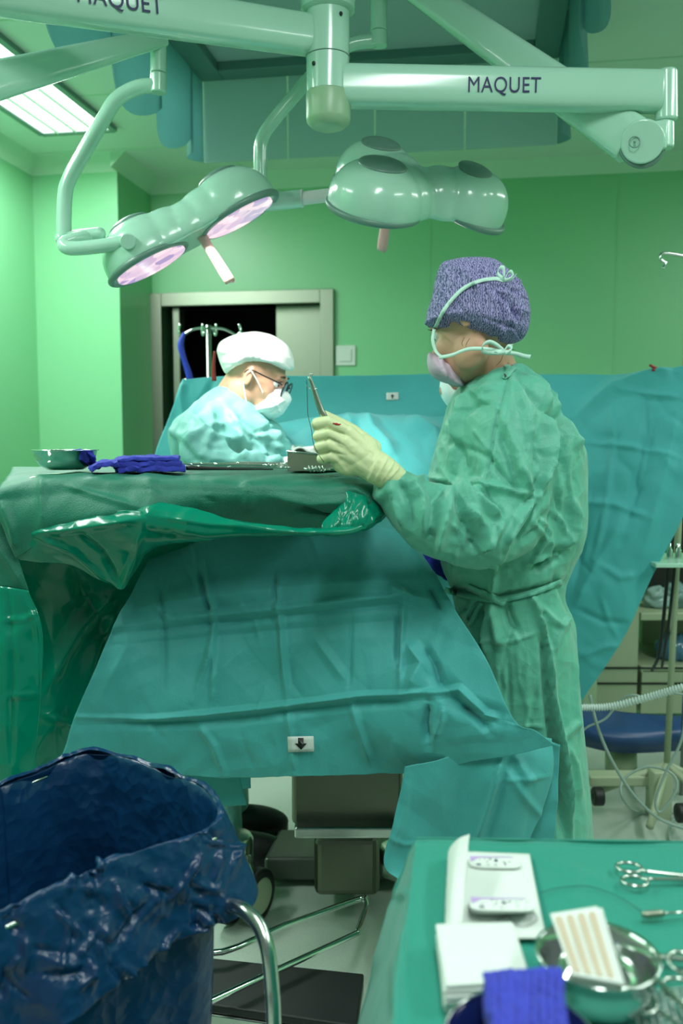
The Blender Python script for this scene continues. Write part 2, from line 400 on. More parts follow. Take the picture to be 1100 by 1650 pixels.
# back wall with the doorway
a = PW(262, 495, BW); b = PW(517, 495, BW)
DR0 = a.dot(RV); DR1 = b.dot(RV); DH = a.z
bm = rbox(PR, DR0, BW, BW + .15, 0, CEIL)
def addbox(bm, r0, r1, d0, d1, z0, z1): quadbox(bm, [Rm(r0, d0, z0), Rm(r1, d0, z0), Rm(r1, d1, z0), Rm(r0, d1, z0)], Vector((0, 0, z1 - z0)))
addbox(bm, DR1, RW, BW, BW + .15, 0, CEIL); addbox(bm, DR0, DR1, BW, BW + .15, DH, CEIL)
struct('wall_back', bm, M['wall'], smooth=False)
# seams between the wall panels
for i, rr in enumerate((-.35, .62, 1.55)):
    struct('trim_%d' % (i + 3), rbox(rr, rr + .006, BW - .002, BW, 0, CEIL - .09), M['wall'], smooth=False)
# cove between walls and ceiling
def cove(name, a, b, off):
    bm = bmesh.new(); c = Vector((0, 0, .075)); A = Rm(*a, CEIL); B = Rm(*b, CEIL); o2 = (RV * off[0] + DV * off[1])
    vs = [bm.verts.new(x) for x in (A - c, A + o2, A, B - c, B + o2, B)]
    for f in ((0, 1, 4, 3), (1, 2, 5, 4), (0, 3, 5, 2), (0, 2, 1), (3, 4, 5)): bm.faces.new([vs[i] for i in f])
    struct(name, bm, M['trim'], smooth=False)
cove('trim_1', (PR, BW), (RW, BW), (0, -.08)); cove('trim_2', (LW, PF), (PR + .0, PF), (0, -.08))
cove('trim_6', (PR, PF - .08), (PR, BW), (.08, 0)); cove('trim_7', (LW, -.9), (LW, PF), (.08, 0))
# ceiling board joints
for i, (r_, d0, d1) in enumerate(((-1.35, 1.0, BW), (1.35, 1.0, BW))):
    struct('trim_%d' % (8 + i), rbox(r_, r_ + .012, d0, d1, CEIL - .003, CEIL), M['trim'], smooth=False)
for i, dd in enumerate((2.3, 3.0, 3.7, 4.4)):
    struct('trim_%d' % (10 + i), rbox(LW, RW, dd, dd + .008, CEIL - .003, CEIL), M['trim'], smooth=False)
# door: steel frame, sliding leaf, dark room beyond
bm = bmesh.new(); t = .075
addbox(bm, DR0 - t, DR0, BW - .03, BW + .17, 0, DH + t); addbox(bm, DR1, DR1 + t, BW - .03, BW + .17, 0, DH + t); addbox(bm, DR0, DR1, BW - .03, BW + .17, DH, DH + t)
addbox(bm, DR0 + .05, DR0 + .09, BW + .02, BW + .12, 0, DH)
struct('door_2', bm, M['brushed'], smooth=False, bevel=.004)
s0 = PW(441, 520, BW).dot(RV)
d1 = struct('door_1', rbox(s0, DR1 + .05, BW + .06, BW + .11, 0, DH + .02), M['brushed'], smooth=False)
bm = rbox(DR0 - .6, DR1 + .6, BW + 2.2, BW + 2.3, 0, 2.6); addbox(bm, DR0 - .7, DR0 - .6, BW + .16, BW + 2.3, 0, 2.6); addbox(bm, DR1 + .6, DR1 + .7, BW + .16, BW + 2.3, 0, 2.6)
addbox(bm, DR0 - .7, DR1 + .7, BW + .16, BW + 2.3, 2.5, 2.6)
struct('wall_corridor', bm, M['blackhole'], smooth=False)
# wall switch
c = PW(557, 573, BW)
sw = thing('light_switch', c, 'white square rocker light switch on the green wall right of the doorway', 'light switch')
q = RV * .055; z = Vector((0, 0, .055))
bm = bmesh.new(); quadbox(bm, [c - q - z, c + q - z, c + q + z, c - q + z], -DV * .012); obj('switch_plate', bm, M['white'], sw, smooth=False, bevel=.003)
bm = bmesh.new(); q = q * .6; z = z * .6; quadbox(bm, [c - q - z - DV * .012, c + q - z - DV * .012, c + q + z - DV * .012, c - q + z - DV * .012], -DV * .006); obj('rocker', bm, M['white'], sw, smooth=False, bevel=.002)
# ceiling fittings, one over each lamp; all but the first are added, unseen
LBL = ['long fluorescent ceiling panel with white louvred diffuser near the left wall', 'added unseen ceiling panel nearer the camera along the left wall, for overhead light',
       'added unseen ceiling panel directly above the camera, lighting the drapes from the front', 'added unseen ceiling panel at the far right of the ceiling, for overhead light', 'added unseen ceiling panel at the near right of the ceiling, for overhead light']
for (r_, d_, pw), lb in zip(PANELS, LBL):
    t = thing('ceiling_light', Rm(r_, d_, CEIL), lb, 'ceiling light', 'fluorescent ceiling panels')
    bm = bmesh.new(); L = .75; W = .18
    for s in (-1, 1):
        addbox(bm, r_ + s * W - .015, r_ + s * W + .015, d_ - L, d_ + L, CEIL - .02, CEIL); addbox(bm, r_ - W, r_ + W, d_ + s * L - .015, d_ + s * L + .015, CEIL - .02, CEIL)
    obj('frame', bm, M['lampgrey'], t, smooth=False, bevel=.002)
    bm = rbox(r_ - W + .015, r_ + W - .015, d_ - L + .015, d_ + L - .015, CEIL - .012, CEIL - .004); obj('diffuser', bm, M['lampglass'], t, smooth=False)
    bm = bmesh.new()
    for k in (-.09, 0, .09): addbox(bm, r_ + k - .004, r_ + k + .004, d_ - L + .02, d_ + L - .02, CEIL - .022, CEIL - .012)
    obj('louvre', bm, M['trim'], t, smooth=False)

# ------------------------------------------------------------------ laminar flow canopy
CD = PZ(325, 102, CEIL).dot(DV) ; CR0 = PZ(325, 102, CEIL).dot(RV); CR1 = PZ(897, 88, CEIL).dot(RV); CZ = CEIL - .37; CN = 1.35
can = thing('airflow_canopy', Rm((CR0 + CR1) / 2, CD, CEIL), 'tinted glass airflow canopy with hanging blue scalloped flaps above the operating field', 'ceiling canopy')
bm = rbox(CR0 + .09, CR1 - .09, CN, CD - .09, CEIL - .035, CEIL - .003); obj('filter_panel', bm, mat('filter_mesh', srgb(150, 180, 176), .6), can, smooth=False)
bm = bmesh.new(); k = .09
addbox(bm, CR0, CR0 + k, CN, CD, CEIL - .07, CEIL - .003); addbox(bm, CR1 - k, CR1, CN, CD, CEIL - .07, CEIL - .003); addbox(bm, CR0 + k, CR1 - k, CD - k, CD, CEIL - .07, CEIL - .003)
addbox(bm, CR0 + k, CR1 - k, 2.2, 2.25, CEIL - .05, CEIL - .003)
obj('canopy_frame', bm, mat('frame_grey', srgb(84, 128, 118), .4), can, smooth=False, bevel=.004)
for i in range(4):
    w_ = (CR1 - CR0) / 4; bm = rbox(CR0 + i * w_ + .004, CR0 + (i + 1) * w_ - .004, CD + .004, CD + .012, CZ, CEIL - .004)
    obj('far_panel', bm, M['skirt'], can, smooth=False)
for s, rr in ((0, CR0), (1, CR1)):
    d_ = CD; i = 0
    for ln in (.12, .34, .40, .42, .42, .30):
        bm = bmesh.new(); n = 14; fr = []; bk = []
        for j in range(n + 1):
            tt = j / n; dd = d_ - ln * tt; dip = .045 * math.sin(math.pi * min(1, tt * 1.0)) ** .7 if i else .0
            zz = CZ + (.05 if i else 0) - dip * 1.6; out = (-.02 if s == 0 else .02) * math.sin(math.pi * tt) * 2 - (0.012 * (i % 2) if s == 0 else -.012 * (i % 2))
            fr.append((Rm(rr + out, dd, zz), Rm(rr + out * .3, dd, CEIL - .004)))
        va = [(bm.verts.new(a), bm.verts.new(b)) for a, b in fr]
        for j in range(n): bm.faces.new((va[j][0], va[j + 1][0], va[j + 1][1], va[j][1]))
        obj('side_flap', bm, M['blueflap'], can, solid=.006); d_ -= ln * .97; i += 1

# ------------------------------------------------------------------ surgical lamp arms
def cyl(bm, a, b, r, r2=None, n=32): tube(bm, [Vector(a), Vector(b)], [r, r if r2 is None else r2], n=n, smooth=False)
HY = 2.1
lm = thing('surgical_light_boom', (P(527, 0, HY).x, HY, CEIL), 'pale green-white ceiling boom with swivelling arms carrying the two surgical lamps', 'lamp boom')
bm = bmesh.new(); cx = P(528, 100, HY); r = .0485
cyl(bm, P(528, 160, HY), P(528, -60, HY), r); hub = obj('hub', bm, M['lampwhite'], lm, bevel=.003); flat(hub)
bm = bmesh.new(); c0 = P(528, 22, HY); lathe(bm, [(.0500, 0), (.060, .006), (.0615, .03), (.0615, .25), (.06, .7)], c0, close=True); flat(obj('hub_collar', bm, M['lampwhite'], lm))
bm = bmesh.new(); c0 = P(529, 208, HY); lathe(bm, [(.028, 0), (.038, .004), (.0485, .014), (.050, .022), (.0505, .075), (.0495, .078)], c0, close=True); obj('hub_end_cap', bm, M['beige'], lm)
for z_ in (18, 93):
    bm = bmesh.new(); torus(bm, P(528, z_, HY), r + .0003, .0012); obj('seam_ring', bm, M['lampgrey'], lm)
for px_, py_ in ((505, 102), (549, 22)):
    bm = bmesh.new(); p = P(px_, py_, HY - .040); ell(bm, p, (.004, .004, .005), seg=12); obj('screw', bm, M['dark'], lm)
def prismtube(name, a, b, r0, r1, mt, par, sq=3.2, n=40):
    bm = bmesh.new(); a = Vector(a); b = Vector(b); t = (b - a).normalized(); N = Vector((0, 0, 1)); N = (N - t * N.dot(t)).normalized(); B = t.cross(N); rs = []
    for p, r_ in ((a, r0), (b, r1)):
        ring = []
        for k in range(n):
            an = 2 * math.pi * k / n; ca, sa = math.cos(an), math.sin(an); f_ = (abs(ca) ** sq + abs(sa) ** sq) ** (-1 / sq)
            ring.append(bm.verts.new(p + (N * ca + B * sa * .8) * r_ * f_))
        rs.append(ring)
    for k in range(n): bm.faces.new((rs[0][k], rs[0][(k + 1) % n], rs[1][(k + 1) % n], rs[1][k]))
    bm.faces.new(rs[0][::-1]); bm.faces.new(rs[1]); return flat(obj(name, bm, mt, par, bevel=.004))
ar = prismtube('arm', P(550, 139, HY), P(1062, 148, HY), .0455, .0445, M['lampwhite'], lm)
prismtube('arm', P(505, 58, HY), P(-80, -30, 1.75), .0420, .048, M['lampwhite'], lm)
prismtube('arm', P(262, 60, 2.34), P(-60, 144, 1.85), .022, .040, M['lampwhite'], lm)
def lettering(text, a, b, hgt, yoff, par, rad):
    c = bpy.data.curves.new('t', 'FONT'); c.body = text; c.extrude = .0004; c.size = 1; c.space_character = 1.06
    o = bpy.data.objects.new('t', c); COL.objects.link(o); dg = bpy.context.evaluated_depsgraph_get(); me = bpy.data.meshes.new_from_object(o.evaluated_get(dg)); bpy.data.objects.remove(o)
    co = getco(me); mn = co.min(0); mx = co.max(0); A = Vector(a); B = Vector(b); ux = (B - A); L = ux.length; ux.normalize(); uz = Vector((0, 0, 1)); uz = (uz - ux * uz.dot(ux)).normalized(); un = uz.cross(ux)
    out = []
    capmin = 0.0
    for x, y, z in co:
        X = (x - mn[0]) / (mx[0] - mn[0]) * L; Z = y / .70 * hgt; dz = Z - hgt / 2
        sag = rad * .8 * (1 - (1 - min(1, (abs(dz) / rad)) ** 3.2) ** (1 / 3.2))
        out.append(A + ux * X + uz * Z + un * (z - sag) if False else A + ux * X + uz * Z + Vector((0, 1, 0)) * (sag - z * .5))
    setco(me, np.array(out)); return link('lettering', me, M['navy'], par)
lettering('MAQUET', P(754, 148, HY - .0375), P(871, 149, HY - .0375), .0335, 0, lm, .045)
A_ = P(505, 58, HY); B_ = P(-80, -30, 1.75)
def onarm(px):
    lo, hi = 0, 1
    for _ in range(40):
        m_ = (lo + hi) / 2; q = projn(np.array([list(A_.lerp(B_, m_))]))[0, 0]
        if q > px: lo = m_
        else: hi = m_
    n_ = (B_ - A_).cross(Vector((0, 0, 1))).normalized(); n_ = n_ if n_.y < 0 else -n_
    return A_.lerp(B_, lo) + n_ * ((.042 + .006 * lo) * .8 + .0025)
lettering('MAQUET', onarm(118) + Vector((0, 0, -.019)), onarm(254) + Vector((0, 0, -.019)), .034, 0, lm, .6)
# right knuckle
bm = bmesh.new(); cyl(bm, P(1073, 196, HY), P(1073, 113, HY), .0245); flat(obj('pivot', bm, M['lampwhite'], lm, bevel=.006))
bm = bmesh.new(); cyl(bm, P(1068, 240, HY), P(1068, 197, HY), .0235); cyl(bm, P(1035, 228, HY - .03), P(1035, 228, HY + .06), .047, n=48)
box(bm, P(1053, 222, HY), (.045, .05, .06)); flat(obj('knuckle', bm, M['lampwhite'], lm, bevel=.004))
bm = bmesh.new(); torus(bm, P(1034, 232, HY), .0485, .006, Matrix.Rotation(R(90), 3, 'X')); obj('knuckle_seal', bm, M['lampgrey'], lm)
bm = bmesh.new(); torus(bm, P(1022, 229, HY - .031), .012, .0012, Matrix.Rotation(R(90), 3, 'X')); ell(bm, P(1022, 229, HY - .032), (.003, .003, .003), seg=10); obj('screw', bm, M['lampgrey'], lm)
prismtube('spring_arm', P(1020, 228, HY + .02), P(610, -60, HY + .32), .052, .030, M['lampwhite'], lm, sq=4)
# left hanging joint and bent tube
bm = bmesh.new(); Y = 2.34; cyl(bm, P(255, 118, Y), P(255, 55, Y), .020); cyl(bm, P(255, 150, Y), P(255, 118.8, Y), .0205); flat(obj('pivot', bm, M['lampwhite'], lm, bevel=.003))
bm = bmesh.new(); tube(bm, [P(262, 137, Y), P(222, 141, Y), P(188, 160, Y), P(165, 195, Y), P(132, 252, Y), P(110, 292, Y), P(104, 325, Y), P(103, 390, Y)], .0185, n=20, steps=6); obj('bent_tube', bm, M['lampwhite'], lm)
bm = bmesh.new(); Yl = 2.34; tube(bm, [P(100, 384, Yl), P(160, 377, Yl)], .0165, n=20, smooth=False); ell(bm, P(100, 385, Yl), (.018,) * 3); ell(bm, P(160, 377, Yl), (.0168,) * 3); flat(obj('fork', bm, M['lampwhite'], lm))
bm = bmesh.new(); tube(bm, [P(158, 382, Yl + .02), P(128, 384, Yl - .02), P(104, 392, Yl - .04), P(112, 400, Yl - .05), P(150, 398, Yl - .05), P(205, 390, Yl - .05)], .0175, n=20, steps=6); obj('fork_link', bm, M['lampwhite'], lm)
bm = bmesh.new(); cyl(bm, P(206, 389, Yl - .085), P(206, 389, Yl + .02), .0195); flat(obj('pivot', bm, M['lampwhite'], lm, bevel=.003))
bm = bmesh.new(); tube(bm, [P(210, 388, Yl - .04), P(240, 383, Yl), P(268, 374, Yl + .03)], [.019, .022, .025], n=20); obj('lamp_connector', bm, M['lampwhite'], lm)
# right lamp: rear joint, tube, connector
Y = 2.48; bm = bmesh.new(); cyl(bm, P(610, 50, Y), P(610, -60, Y), .022); cyl(bm, P(610, 75, Y), P(610, 50.8, Y), .0225); flat(obj('pivot', bm, M['lampwhite'], lm, bevel=.003))
bm = bmesh.new(); tube(bm, [P(604, 65, Y), P(560, 74, Y), P(515, 108, Y), P(478, 150, Y), P(444, 190, Y), P(423, 222, Y), P(419, 255, Y), P(420, 315, Y)], .0175, n=20, steps=6); obj('bent_tube', bm, M['lampwhite'], lm)
bm = bmesh.new(); cyl(bm, P(400, 329, Y), P(486, 320, Y), .0235); flat(obj('pivot', bm, M['lampwhite'], lm, bevel=.003))
bm = bmesh.new(); cyl(bm, P(484, 320, Y), P(545, 313, Y - .05), .0175); torus(bm, P(486, 320, Y), .018, .006, Matrix.Rotation(R(90), 3, 'Y')); flat(obj('lamp_connector', bm, M['white'], lm))

# ------------------------------------------------------------------ surgical lamps (three-lobed heads)
def lamp_head(name, label, centre, ux, uz, s, lobes, hand):
    """ux: long axis, uz: axis out of the back of the head"""
    t = thing(name, centre, label, 'surgical lamp', 'surgical lamps')
    ux = Vector(ux).normalized(); uz = Vector(uz); uz = (uz - ux * uz.dot(ux)).normalized(); uy = uz.cross(ux)
    RM = Matrix((ux, uy, uz)).transposed(); C = Vector(centre)
    W = lambda x, y, z: C + RM @ Vector((x * s, y * s, z * s))
    def dome(bm, c, r_, h_, rot, fl=.022):
        M4 = Matrix.Translation(c) @ rot.to_4x4(); pr = [(.004 * s, -fl * s), (r_ * s * .97, -fl * s), (r_ * s, -fl * .5 * s)] + [(r_ * s * math.cos(a_) ** .8, h_ * s * math.sin(a_)) for a_ in (0, .2, .4, .6, .8, 1.0, 1.2, 1.4, 1.5)]
        lathe(bm, pr, n=40, M=M4, close=True)
    bm = bmesh.new(); dome(bm, W(0, 0, 0), .095, .075, RM)
    for x, y, r_, tl in lobes:
        rot = RM @ Matrix.Rotation(tl, 3, 'Y')
        dome(bm, W(x, y, 0), r_, .094, rot); dome(bm, W(x * .5, y * .5, 0), r_ * .88, .084, RM)
    me = voxel(bm, .0042, 14); link('lamp_body', me, M['lampwhite'], t)
    for x, y, r_, tl in lobes:
        rot = RM @ Matrix.Rotation(tl, 3, 'Y')
        bm = bmesh.new(); torus(bm, W(x * 1.04, y * 1.04, -.018), r_ * s * .93, .0095, rot); obj('rim_ring', bm, M['lampgrey'], t)
        bm = bmesh.new(); tube(bm, [C + RM @ Vector((x * s, y * s, 0)) + rot @ Vector((0, 0, q_ * s)) for q_ in (-.0285, -.018)], [r_ * s * .84] * 2, n=48, smooth=False); flat(obj('lens', bm, M['lens'], t))
        bm = bmesh.new(); ell(bm, W(x * 1.0, y * 1.0, .085), (r_ * s * .50, r_ * s * .50, .016 * s), rot, 32); obj('vent_cap', bm, M['lampgrey'], t)
    bm = bmesh.new(); tube(bm, [W(hand[0], hand[1], -.02), W(hand[0], hand[1], -.05), W(hand[0] + .005, hand[1], -.145), W(hand[0] + .006, hand[1], -.152)], [.016, .0125, .0145, .008], n=20, steps=4); obj('handle', bm, mat('pinkish_handle', srgb(214, 176, 166), .5), t)
    return t
lamp_head('surgical_lamp', 'left surgical lamp tilted on its bent arm with glowing lenses', P(308, 374, 2.40), (.86, .12, .48), (-.47, -.05, .87), 1.03,
          [(.125, .0, .112, 0), (-.128, .0, .112, 0)], (0.02, .0))
lamp_head('surgical_lamp', 'right surgical lamp with grey vent caps above the assistant', P(660, 318, 2.42), (.97, -.03, -.20), (.20, -.52, .83), 1.04,
          [(-.078, -.08, .120, 0), (.150, .03, .100, .22), (-.10, .10, .105, 0)], (-.05, .02))
def spot(loc, tgt, power, size, blend, rad, col):
    l = bpy.data.lights.new('lamp_beam', 'SPOT'); l.energy = power; l.spot_size = R(size); l.spot_blend = blend; l.shadow_soft_size = rad; l.color = col
    o = bpy.data.objects.new('lamp_beam', l); COL.objects.link(o); o.location = loc; o.rotation_euler = (Vector(tgt) - Vector(loc)).to_track_quat('-Z', 'Y').to_euler()
spot(P(335, 400, 2.38), P(455, 700, 2.62), 42, 62, .8, .07, (1, .97, .93))
spot(P(630, 385, 2.38), P(560, 720, 2.75), 10, 60, .8, .07, (1, .97, .93))

# ------------------------------------------------------------------ hospital equipment behind
# drip stand with hooks, left
sx = thing('drip_stand', PZ(336, 1290, 0), 'steel drip stand with four curled hooks in front of the dark doorway', 'drip stand')
Y = 3.55; top = P(336, 524, Y)
bm = bmesh.new(); cyl(bm, (top.x, Y, .12), top, .0105); obj('pole', bm, M['steel'], sx)
for dx, dy, sc in ((-47, 8, 1), (50, 6, 1), (-10, 14, .5), (12, -4, .4)):
    yy = Y + (0 if sc == 1 else (-.08 if dy > 0 else .08)); s_ = 1 if dx > 0 else -1; bm = bmesh.new()
    pts = [P(336, 528, Y), P(336 + dx * .45, 528 + 2, (Y + yy) / 2), P(336 + dx * .7, 535, yy), P(336 + dx * .9, 540, yy), P(336 + dx * 1.03, 534, yy), P(336 + dx * .98, 522, yy)]
    tube(bm, pts, .005, n=10, steps=5); obj('hook', bm, M['chrome'], sx)
bm = bmesh.new()
for k in range(5):
    a_ = 2 * math.pi * k / 5; tube(bm, [Vector((top.x, Y, .13)), Vector((top.x + .27 * math.cos(a_), Y + .27 * math.sin(a_), .07))], .013, n=10, smooth=False)
obj('foot', bm, M['steel'], sx)
bs = obj('strap_loop', (lambda bm: (tube(bm, [P(297, 536, 3.54), P(291, 556, 3.54), P(297, 580, 3.54), P(305, 606, 3.54), P(306, 625, 3.54)], [.006, .012, .011, .013, .01], n=10), bm)[1])(bmesh.new()), M['bluestrap'])
tag(bs, 'royal blue strap hanging from the left hook of the drip stand', 'strap')
cl = obj('red_clamp', (lambda bm: (tube(bm, [P(346, 566, 3.0), P(344, 590, 3.0), P(345, 614, 3.0)], [.004, .006, .008], n=10), bm)[1])(bmesh.new()), M['red']); tag(cl, 'thin red clip gripping the screen drape beside the drip stand pole', 'clip'); cl.name = 'drape_clip'
cl = obj('drape_clip', (lambda bm: (tube(bm, [P(1046, 588, 2.9), P(1062, 596, 2.9), P(1085, 604, 2.9)], [.004, .006, .009], n=10), tube(bm, [P(1050, 596, 2.9), P(1066, 598, 2.9), P(1086, 601, 2.9)], .004, n=8), bm)[2])(bmesh.new()), M['red']); tag(cl, 'brown-red scissor clip holding the right end of the screen drape', 'clip')
# drip stand at the right
sx = thing('drip_stand', PZ(1075, 1235, 0), 'tall steel drip stand at the right edge with a curled hook at its top', 'drip stand')
bm = bmesh.new(); Y = 3.05; p0 = P(1087, 800, Y); xx = P(1112, 415, Y)
tube(bm, [P(1112, 408, Y), P(1095, 800, Y), P(1074, 1232, Y)], [.011] * 3, n=14, smooth=False); obj('pole', bm, M['cream'], sx)
bm = bmesh.new(); tube(bm, [xx, P(1090, 410, Y), P(1068, 408, Y), P(1064, 418, Y), P(1072, 424, Y), P(1068, 433, Y)], .006, n=10, steps=5); obj('hook', bm, M['chrome'], sx)
bm = bmesh.new(); b0 = P(1074, 1232, Y)
for k in range(5):
    a_ = 2 * math.pi * k / 5 + .4; tube(bm, [b0, Vector((b0.x + .25 * math.cos(a_), b0.y + .25 * math.sin(a_), .05))], .013, n=10, smooth=False)
obj('foot', bm, M['cream'], sx)
# anaesthesia trolley: cream body, blue foot, castors, shelf
an = thing('anaesthesia_machine', PZ(1050, 1250, 0), 'cream anaesthesia machine with open shelves and a blue moulded foot beyond the drape', 'medical machine')
Y = 3.75
def bxp(bm, x0, x1, y0, y1, Y0, Y1, z0=None):
    a = P(x0, y1, Y0); b = P(x1, y0, Y0); quadbox(bm, [(a.x, Y0, a.z), (b.x, Y0, a.z), (b.x, Y1, a.z), (a.x, Y1, a.z)], Vector((0, 0, b.z - a.z)))
bm = bmesh.new(); bxp(bm, 960, 1032, 905, 1150, Y, Y + .5); bxp(bm, 1032, 1260, 1080, 1150, Y, Y + .5); bxp(bm, 1250, 1262, 820, 1150, Y, Y + .5); bxp(bm, 1032, 1250, 820, 1080, Y + .42, Y + .5)
obj('cabinet_body', bm, M['cream'], an, smooth=False, bevel=.02)
bm = bmesh.new(); bxp(bm, 1032, 1250, 988, 1000, Y, Y + .45); bxp(bm, 1032, 1250, 1074, 1084, Y, Y + .45); obj('shelf', bm, M['cream'], an, smooth=False, bevel=.004)
bm = bmesh.new(); bxp(bm, 1035, 1250, 810, 990, Y + .3, Y + .42); obj('back_panel', bm, M['blackhole'], an, smooth=False)
bm = bmesh.new()
for y_ in (1075, 1100): bxp(bm, 962, 1250, y_, y_ + 3, Y - .004, Y)
obj('drawer_gap', bm, M['dark'], an, smooth=False)
bm = bmesh.new(); c = P(1085, 1155, Y + .05)
me_pts = [[P(900, 1130, 3.45), P(1000, 1152, 3.4), P(1130, 1160, 3.45), P(1260, 1160, 3.5)], [P(905, 1165, 3.33), P(1000, 1187, 3.25), P(1130, 1180, 3.3), P(1260, 1180, 3.4)], [P(915, 1190, 3.36), P(1000, 1208, 3.28), P(1130, 1203, 3.33), P(1260, 1200, 3.42)]]
sheet('blue_foot', me_pts, M['navyblue'], an, 8, 8, solid=.03)
bm = bmesh.new(); tube(bm, [P(1000, 1205, 3.4), P(1000, 1240, 3.4)], .06, n=20, smooth=False); obj('foot_column', bm, M['cream'], an)
bm = bmesh.new(); bxp(bm, 950, 1060, 1252, 1268, 3.05, 3.12); bxp(bm, 1050, 1085, 1245, 1340, 3.0, 3.08); obj('wheel_bar', bm, M['cream'], an, smooth=False, bevel=.006)
for px_, py_, yy in ((963, 1283, 3.0), (1098, 1310, 2.88)):
    bm = bmesh.new(); p = P(px_, py_, yy); tube(bm, [p - Vector((.018, 0, 0)), p + Vector((.018, 0, 0))], [.032] * 2, n=28, smooth=False); ell(bm, p, (.022, .028, .028)); flat(obj('castor', bm, M['dark'], an, bevel=.006))
# monitor arm shelf and supplies
sh = obj('side_tray', (lambda bm: (bxp(bm, 1056, 1180, 908, 915, 2.75, 3.0), bm)[1])(bmesh.new()), M['lampwhite'], smooth=False, bevel=.003); tag(sh, 'small white instrument shelf clamped to the drip stand at the right edge', 'shelf')
for i, (px_, py_, r_, lb) in enumerate(((1058, 965, .055, 'crumpled pale plastic bag on the upper machine shelf'), (1090, 960, .06, 'crumpled grey plastic bag at the right of the upper machine shelf'), (1085, 1045, .075, 'crumpled light blue bag on the lower machine shelf'))):
    bm = bmesh.new(); ell(bm, P(px_, py_, Y + .14), (r_ * 1.1, r_, r_ * .9), seg=40); bmesh.ops.subdivide_edges(bm, edges=bm.edges[:], cuts=1)
    o = obj('crumpled_bag', bm, mat('pale_bag_%d' % i, srgb(*((150, 178, 176), (120, 150, 150), (84, 130, 160))[i]), .2), None); tag(o, lb, 'plastic bag', 'crumpled bags on the machine shelves')
    fold_mesh(o.data, (), [dict(scale=.05, amp=.018, seed=5 + i)])
bm = bmesh.new(); tube(bm, [P(1078, 880, 3.0), P(1072, 960, 3.0), P(1062, 1050, 3.05), P(1050, 1080, 3.4)], .006, n=10); tube(bm, [P(1090, 880, 3.0), P(1082, 960, 3.0), P(1076, 1010, 3.02), P(1066, 1075, 3.4)], .005, n=10)
tag(obj('black_hose', bm, M['dark']), 'pair of thin black hoses hanging down beside the drip stand', 'hose')
bm = bmesh.new(); 
for k in range(3): cyl(bm, P(1080 + k * 12, 905, 2.86), P(1080 + k * 12, 870 - 8 * k, 2.86), .010)
o = obj('glass_vial', bm, M['chrome']); bpy.data.objects.remove(o)
for k in range(3):
    bm = bmesh.new(); p = P(1078 + k * 14, 907, 2.86); lathe(bm, [(.009, 0), (.010, .004), (.010, .04), (.005, .05), (.005, .062), (.003, .063)], p, n=16, close=True)
    tag(obj('glass_vial', bm, M['chrome']), ('small shiny vial at the left end of the clamped shelf', 'small shiny vial in the middle of the clamped shelf', 'small shiny vial at the right end of the clamped shelf')[k], 'vial', 'vials on the clamped shelf')
# corrugated hose and cables
bm = bmesh.new(); C = crv([P(880, 1142, 2.62), P(930, 1140, 2.62), P(985, 1138, 2.6), P(1050, 1122, 2.55), P(1110, 1104, 2.5), P(1180, 1085, 2.5)], 40)
tube(bm, [Vector(c) for c in C], [.0105 + .0018 * (1 if i % 3 == 0 else -1) for i in range(len(C))], n=14, smooth=False); tag(obj('breathing_hose', bm, M['hose']), 'white corrugated breathing hose sweeping out past the gown', 'hose')
for pts, r_, lb in (
    ([P(950, 1120, 2.7), P(962, 1170, 2.7), P(985, 1225, 2.7), P(1020, 1280, 2.72), P(1060, 1318, 2.75), P(1110, 1338, 2.76)], .005, 'pale cable dropping from the drape corner to the floor at the right'),
    ([P(930, 1190, 2.7), P(945, 1172, 2.7), P(975, 1158, 2.7), P(1000, 1128, 2.68), P(1020, 1120, 2.66), P(1040, 1124, 2.65), P(1060, 1115, 2.64), P(1110, 1120, 2.6)], .0036, 'thin grey cable crossing over the white corrugated hose'),
    ([P(1105, 1120, 2.75), P(1098, 1190, 2.75), P(1072, 1245, 2.75), P(1056, 1290, 2.75), P(1064, 1308, 2.75), P(1090, 1270, 2.75), P(1080, 1245, 2.77), P(1040, 1236, 2.8), P(1003, 1258, 2.8), P(1005, 1290, 2.75), PZ(1035, 1310, .01), PZ(1120, 1310, .01)], .0042, 'looped grey cable coiled above the floor beside the drip stand'),
    ([PZ(1120, 1290, .01), PZ(1085, 1320, .01), PZ(1078, 1350, .01), PZ(1095, 1372, .01), PZ(1130, 1380, .01)], .005, 'cable end curving across the floor at the right edge')):
    bm = bmesh.new(); tube(bm, pts, r_, n=10, steps=10); tag(obj('cable', bm, M['cable']), lb, 'cable', 'cables at the right')

# ------------------------------------------------------------------ operating table
OT = thing('operating_table', PZ(545, 1500, 0), 'steel operating table column on a castored base under the drapes', 'operating table')
bm = bmesh.new(); bxp(bm, 470, 650, 1120, 1330, 2.25, 2.75); obj('column_cover', bm, M['darksteel'], OT, smooth=False, bevel=.012)
bm = bmesh.new(); bxp(bm, 474, 640, 1334, 1352, 2.2, 2.8); obj('cover_rim', bm, M['steel'], OT, smooth=False, bevel=.006)
bm = bmesh.new(); bxp(bm, 506, 612, 1350, 1446, 2.35, 2.7); obj('column', bm, M['darksteel'], OT, smooth=False, bevel=.02)
bm = bmesh.new(); quadbox(bm, [PZ(425, 1420, .02), PZ(670, 1420, .02), PZ(640, 1370, .02), PZ(450, 1370, .02)], Vector((0, 0, .07))); obj('base_plate', bm, mat('base_grey', srgb(96, 104, 96), .4, .6), OT, smooth=False, bevel=.01)
bm = bmesh.new(); a = P(330, 960, 2.2); box(bm, (P(470, 960, 2.5).x, 2.85, 1.0), (.52, 1.5, .06)); obj('table_top', bm, M['dark'], OT, smooth=False, bevel=.02)
